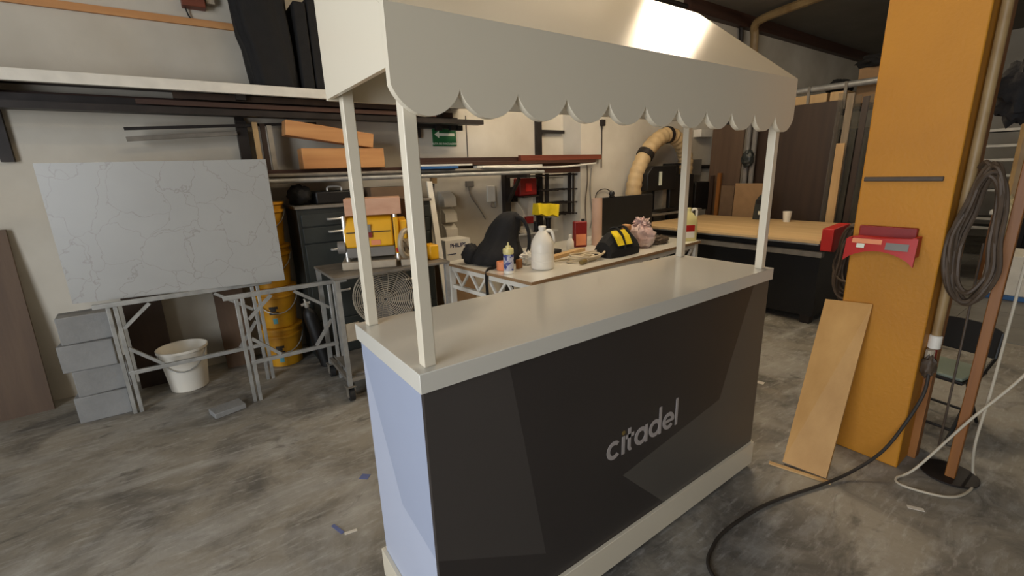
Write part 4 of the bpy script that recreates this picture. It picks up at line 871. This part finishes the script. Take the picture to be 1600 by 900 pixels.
# pipes on the column side
vp = thing('column_pipe', 'pale vertical pipe clamped to the side of the yellow column', 'pipe', (2.3, -.452, .5))
MB().cyl((2.30, -.452, .62), (2.30, -.452, ZC-.001), .018, 14).build('pipe', 'pale_pipe', vp); MB().lathe([(.02, 0), (.024, .004), (.024, .06), (.02, .064)], (2.30, -.452, .60), 14).build('coupling', 'white_paint', vp)
MB().cyl((2.265, -.45, .50), (2.265, -.45, .60), .017, 10).build('elbow', 'beige_metal', vp); MB().cyl((2.30, -.455, .50), (2.30, -.455, .598), .012, 10).build('lower_tube', 'red_dark', vp)
MB().box(2.36, 2.42, -.46, -.4302, 0, ZC-.01).build('backing_strip', 'post_wood', vp)
tag(MB().blob((2.255, -.455, .525), (.028, .026, .05), .5, 5, 3, 18, 12, False).build('cable_knot', 'dark_cable', ang=60), 'knot of cables at the column pipe end', 'cable')
tag(MB().tube(smooth([(.90, -.36, .012), (.96, -.215, .012), (1.06, -.165, .012), (1.203, -.15, .012), (1.47, -.18, .012), (1.80, -.275, .013), (1.96, -.33, .04), (2.08, -.39, .12), (2.16, -.43, .24), (2.22, -.465, .40), (2.245, -.462, .52)], 10), .0070, 10).build('power_cable', 'black_flex'), 'long black cable curving across the floor up to the column', 'cable')
tag(MB().tube(smooth([(2.345, -.662, 1.5), (2.34, -.660, 1.1), (2.335, -.658, .75), (2.33, -.656, .45), (2.34, -.648, .2), (2.40, -.655, .03), (2.39, -.668, .006), (2.24, -.675, .006), (2.12, -.628, .006), (2.064, -.50, .006), (2.10, -.455, .006), (2.18, -.50, .05), (2.26, -.62, .32), (2.32, -.75, .6), (2.4, -.85, .95)], 8), .0055, 8).build('white_flex', 'white_cable'), 'off white cable hanging down the wooden post and looping on the floor', 'cable')
po = thing('wooden_post', 'reddish wooden post standing on a round base beside the column', 'post', (2.335, -.60, 0))
b = MB(); b.bar((2.30, -.60, .012), (2.36, -.61, 2.2), .036, .036, (0, 1, 0)); b.build('upright', 'post_wood', po, bev=.003)
MB().lathe([(.10, 0), (.105, .004), (.105, .010), (.095, .012)], (2.33, -.59, 0), 32).build('base_disc', 'dark_steel', po)
# coil of cable on the column side
b = MB()
for k in range(8):
    cy = -.525+.010*random.uniform(-1, 1); cz = 1.13+.03*random.uniform(-1, 1); hy = .05+.0045*k; hz = .255+.03*random.random()
    b.tube(smooth([(2.245+.016*math.sin(3*a+k)-.01*k*.3, cy+hy*math.cos(a)*(.75 if math.sin(a) > 0 else 1.05), cz+hz*math.sin(a)) for a in [2*PI*i/14 for i in range(14)]], 4, True), .0085, 7, closed=True)
b.tube(smooth([(2.29, -.475, 1.40), (2.25, -.50, 1.42), (2.24, -.54, 1.36)], 6), .009, 7)
tag(b.build('cable_coil', 'dark_cable'), 'large coil of dark cable hanging on the side of the column', 'cable coil')
tag(MB().tube(smooth([(2.62, -.49, 1.05), (2.60, -.495, .8), (2.58, -.50, .5), (2.56, -.505, .25), (2.56, -.505, .01)], 6), .005, 6).build('thin_cable', 'dark_cable'), 'thin cable hanging straight down in front of the chair', 'cord')
tag(MB().blob((2.72, -.50, 1.72), (.06, .09, .13), .45, 3, 21, flat=False).build('hanging_cloth', 'black_cloth', ang=60), 'dark cloth hanging high beside the column pipe', 'cloth')
# folding chair
ch = thing('folding_chair', 'black folding chair with grey green seat behind the wooden post', 'chair', (2.84, -.40, 0))
XC = T(2.84, -.40, 0) @ RZ(math.radians(-100))
# local: +x = chair's right, +y = back
W2 = .155
MB(XC).loft([[(x, .16+.012*(1-(x/W2)**2)+d, z) for d, z in ((0, .40), (.012, .40), (.03, .575-.03*(abs(x)/W2)**3), (.018, .575-.03*(abs(x)/W2)**3))] for x in [-W2+i*W2/6 for i in range(13)]]).build('backrest', 'black', ch)
MB(XC).box(-W2+.01, W2-.01, -.14, .13, .335, .352).build('seat', 'seat', ch, bev=.006); MB(XC).box(-W2+.005, W2-.005, -.145, .135, .318, .3348).build('seat_rim', 'black', ch, bev=.004)
for s_ in (-1, 1):
    MB(XC).tube([(s_*W2, -.20, .008), (s_*W2, .02, .32), (s_*W2, .165, .40), (s_*W2, .185, .54)], .009, 8).build('leg', 'black', ch)
    MB(XC).tube([(s_*(W2-.02), .20, .008), (s_*(W2-.02), -.06, .33)], .009, 8).build('leg', 'black', ch)
MB(XC).cyl((-W2, -.155, .07), (W2, -.155, .07), .008, 8).build('stretcher', 'black', ch); MB(XC).cyl((-W2+.02, .155, .07), (W2-.02, .155, .07), .008, 8).build('stretcher', 'black', ch)

# ================================================================== far right bay
conduit('bay_pipe', [(3.24, -.475, 1.20), (3.24, -.472, 1.6), (3.24, -.468, 2.2), (3.24, -.465, 3.0), (3.24, -.465, 3.46)], .03, 'pale_pipe', 'pale vertical pipe hanging at the right edge behind the post')
tag(MB().blob((3.22, -.475, 1.12), (.05, .045, .11), .4, 3, 11, flat=False).build('work_glove', 'cream_cloth', ang=60), 'cream work glove hanging on the pale bay pipe', 'glove')
rc = thing('shelf_rack', 'dark steel rack with pale shelf edges in the far bay', 'rack', (9.2, .45, 0))
for y in (.05, .95):
    for x in (8.95, 9.5): MB().box(x-.03, x+.03, y-.03, y+.03, 0, 2.3).build('upright', 'dark_steel', rc)
for z in (.42, .55, .95, 1.15, 1.36, 1.55, 1.76): MB().box(8.92, 8.95-.031+.03, .08, .92, z, z+.035).build('shelf_edge', 'white_paint', rc); MB().box(8.951, 9.46, .081, .92, z, z+.02).build('shelf_board', 'dark_steel', rc)
bx = thing('storage_chest', 'white chest with blue base on the tiled floor in the far bay', 'chest', (6.7, -.35, 0))
MB().box(6.3, 6.9, -.85, -.02, .055, .46).build('chest_body', 'white_paint', bx, bev=.008); MB().box(6.29, 6.91, -.86, -.01, .0065, .0548).build('blue_base', 'blue', bx, bev=.004)
t = thing('bay_table', 'wooden table with pale top behind the white chest', 'table', (7.6, -.2, 0))
MB().box(7.2, 8.0, -.9, .16, .78, .83).build('top', 'white_paint', t, bev=.004)
for x in (7.25, 7.95):
    for y in (-.85, .11): MB().box(x-.03, x+.03, y-.03, y+.03, .0065, .7798).build('leg', 'post_wood', t)
tag(MB().box(7.4, 7.9, -.55, .0, .8302, 1.5).build('carton', 'card_dark', bev=.005), 'dark brown carton on the far bay table', 'box')
tag(MB().box(9.0, 9.9, -1.6, -.15, 0, 2.2).build('dark_cupboard', 'walnut', bev=.01), 'tall dark brown cupboard in the far bay', 'cupboard')
tag(MB().box(8.0, 8.6, 1.1, 2.2, 0, 1.9).build('dark_cupboard', 'black', bev=.01), 'black cupboard beyond the storage rack', 'cupboard')

# ================================================================== floor litter
for k, (x, y, a, sx, sy, m, l) in enumerate(((-.075, .85, .3, .007, .038, 'blue_tape', 'upright blue tape scrap on the floor left of the cart'), (-.035, .80, 1.4, .007, .025, 'bluefloor_chip', 'pale paper scrap beside the blue tape scrap'), (.13, 1.12, .8, .018, .022, 'blue_tape', 'crumpled blue tape scrap nearer the planer stand'), (1.935, -.565, .5, .010, .028, 'bluefloor_chip', 'pale chip on the floor near the black cable'), (2.6, .42, .2, .02, .03, 'bluefloor_chip', 'white chip on the floor between cart and column'), (2.75, .55, .9, .03, .03, 'bluefloor_chip', 'larger white flake on the floor between cart and column'))):
    tag(MB(T(x, y, 0) @ RZ(a)).box(-sx, sx, -sy, sy, .0005, .003).build('floor_scrap', m), l, 'scrap')
conduit('short_cord', [(2.25, .36, .01), (2.28, .40, .2), (2.36, .42, .42)], .006, 'rubber', 'short black cord rising behind the plywood plank', 'cord')
for o in bpy.data.objects:
    if '_o' in o: del o['_o']
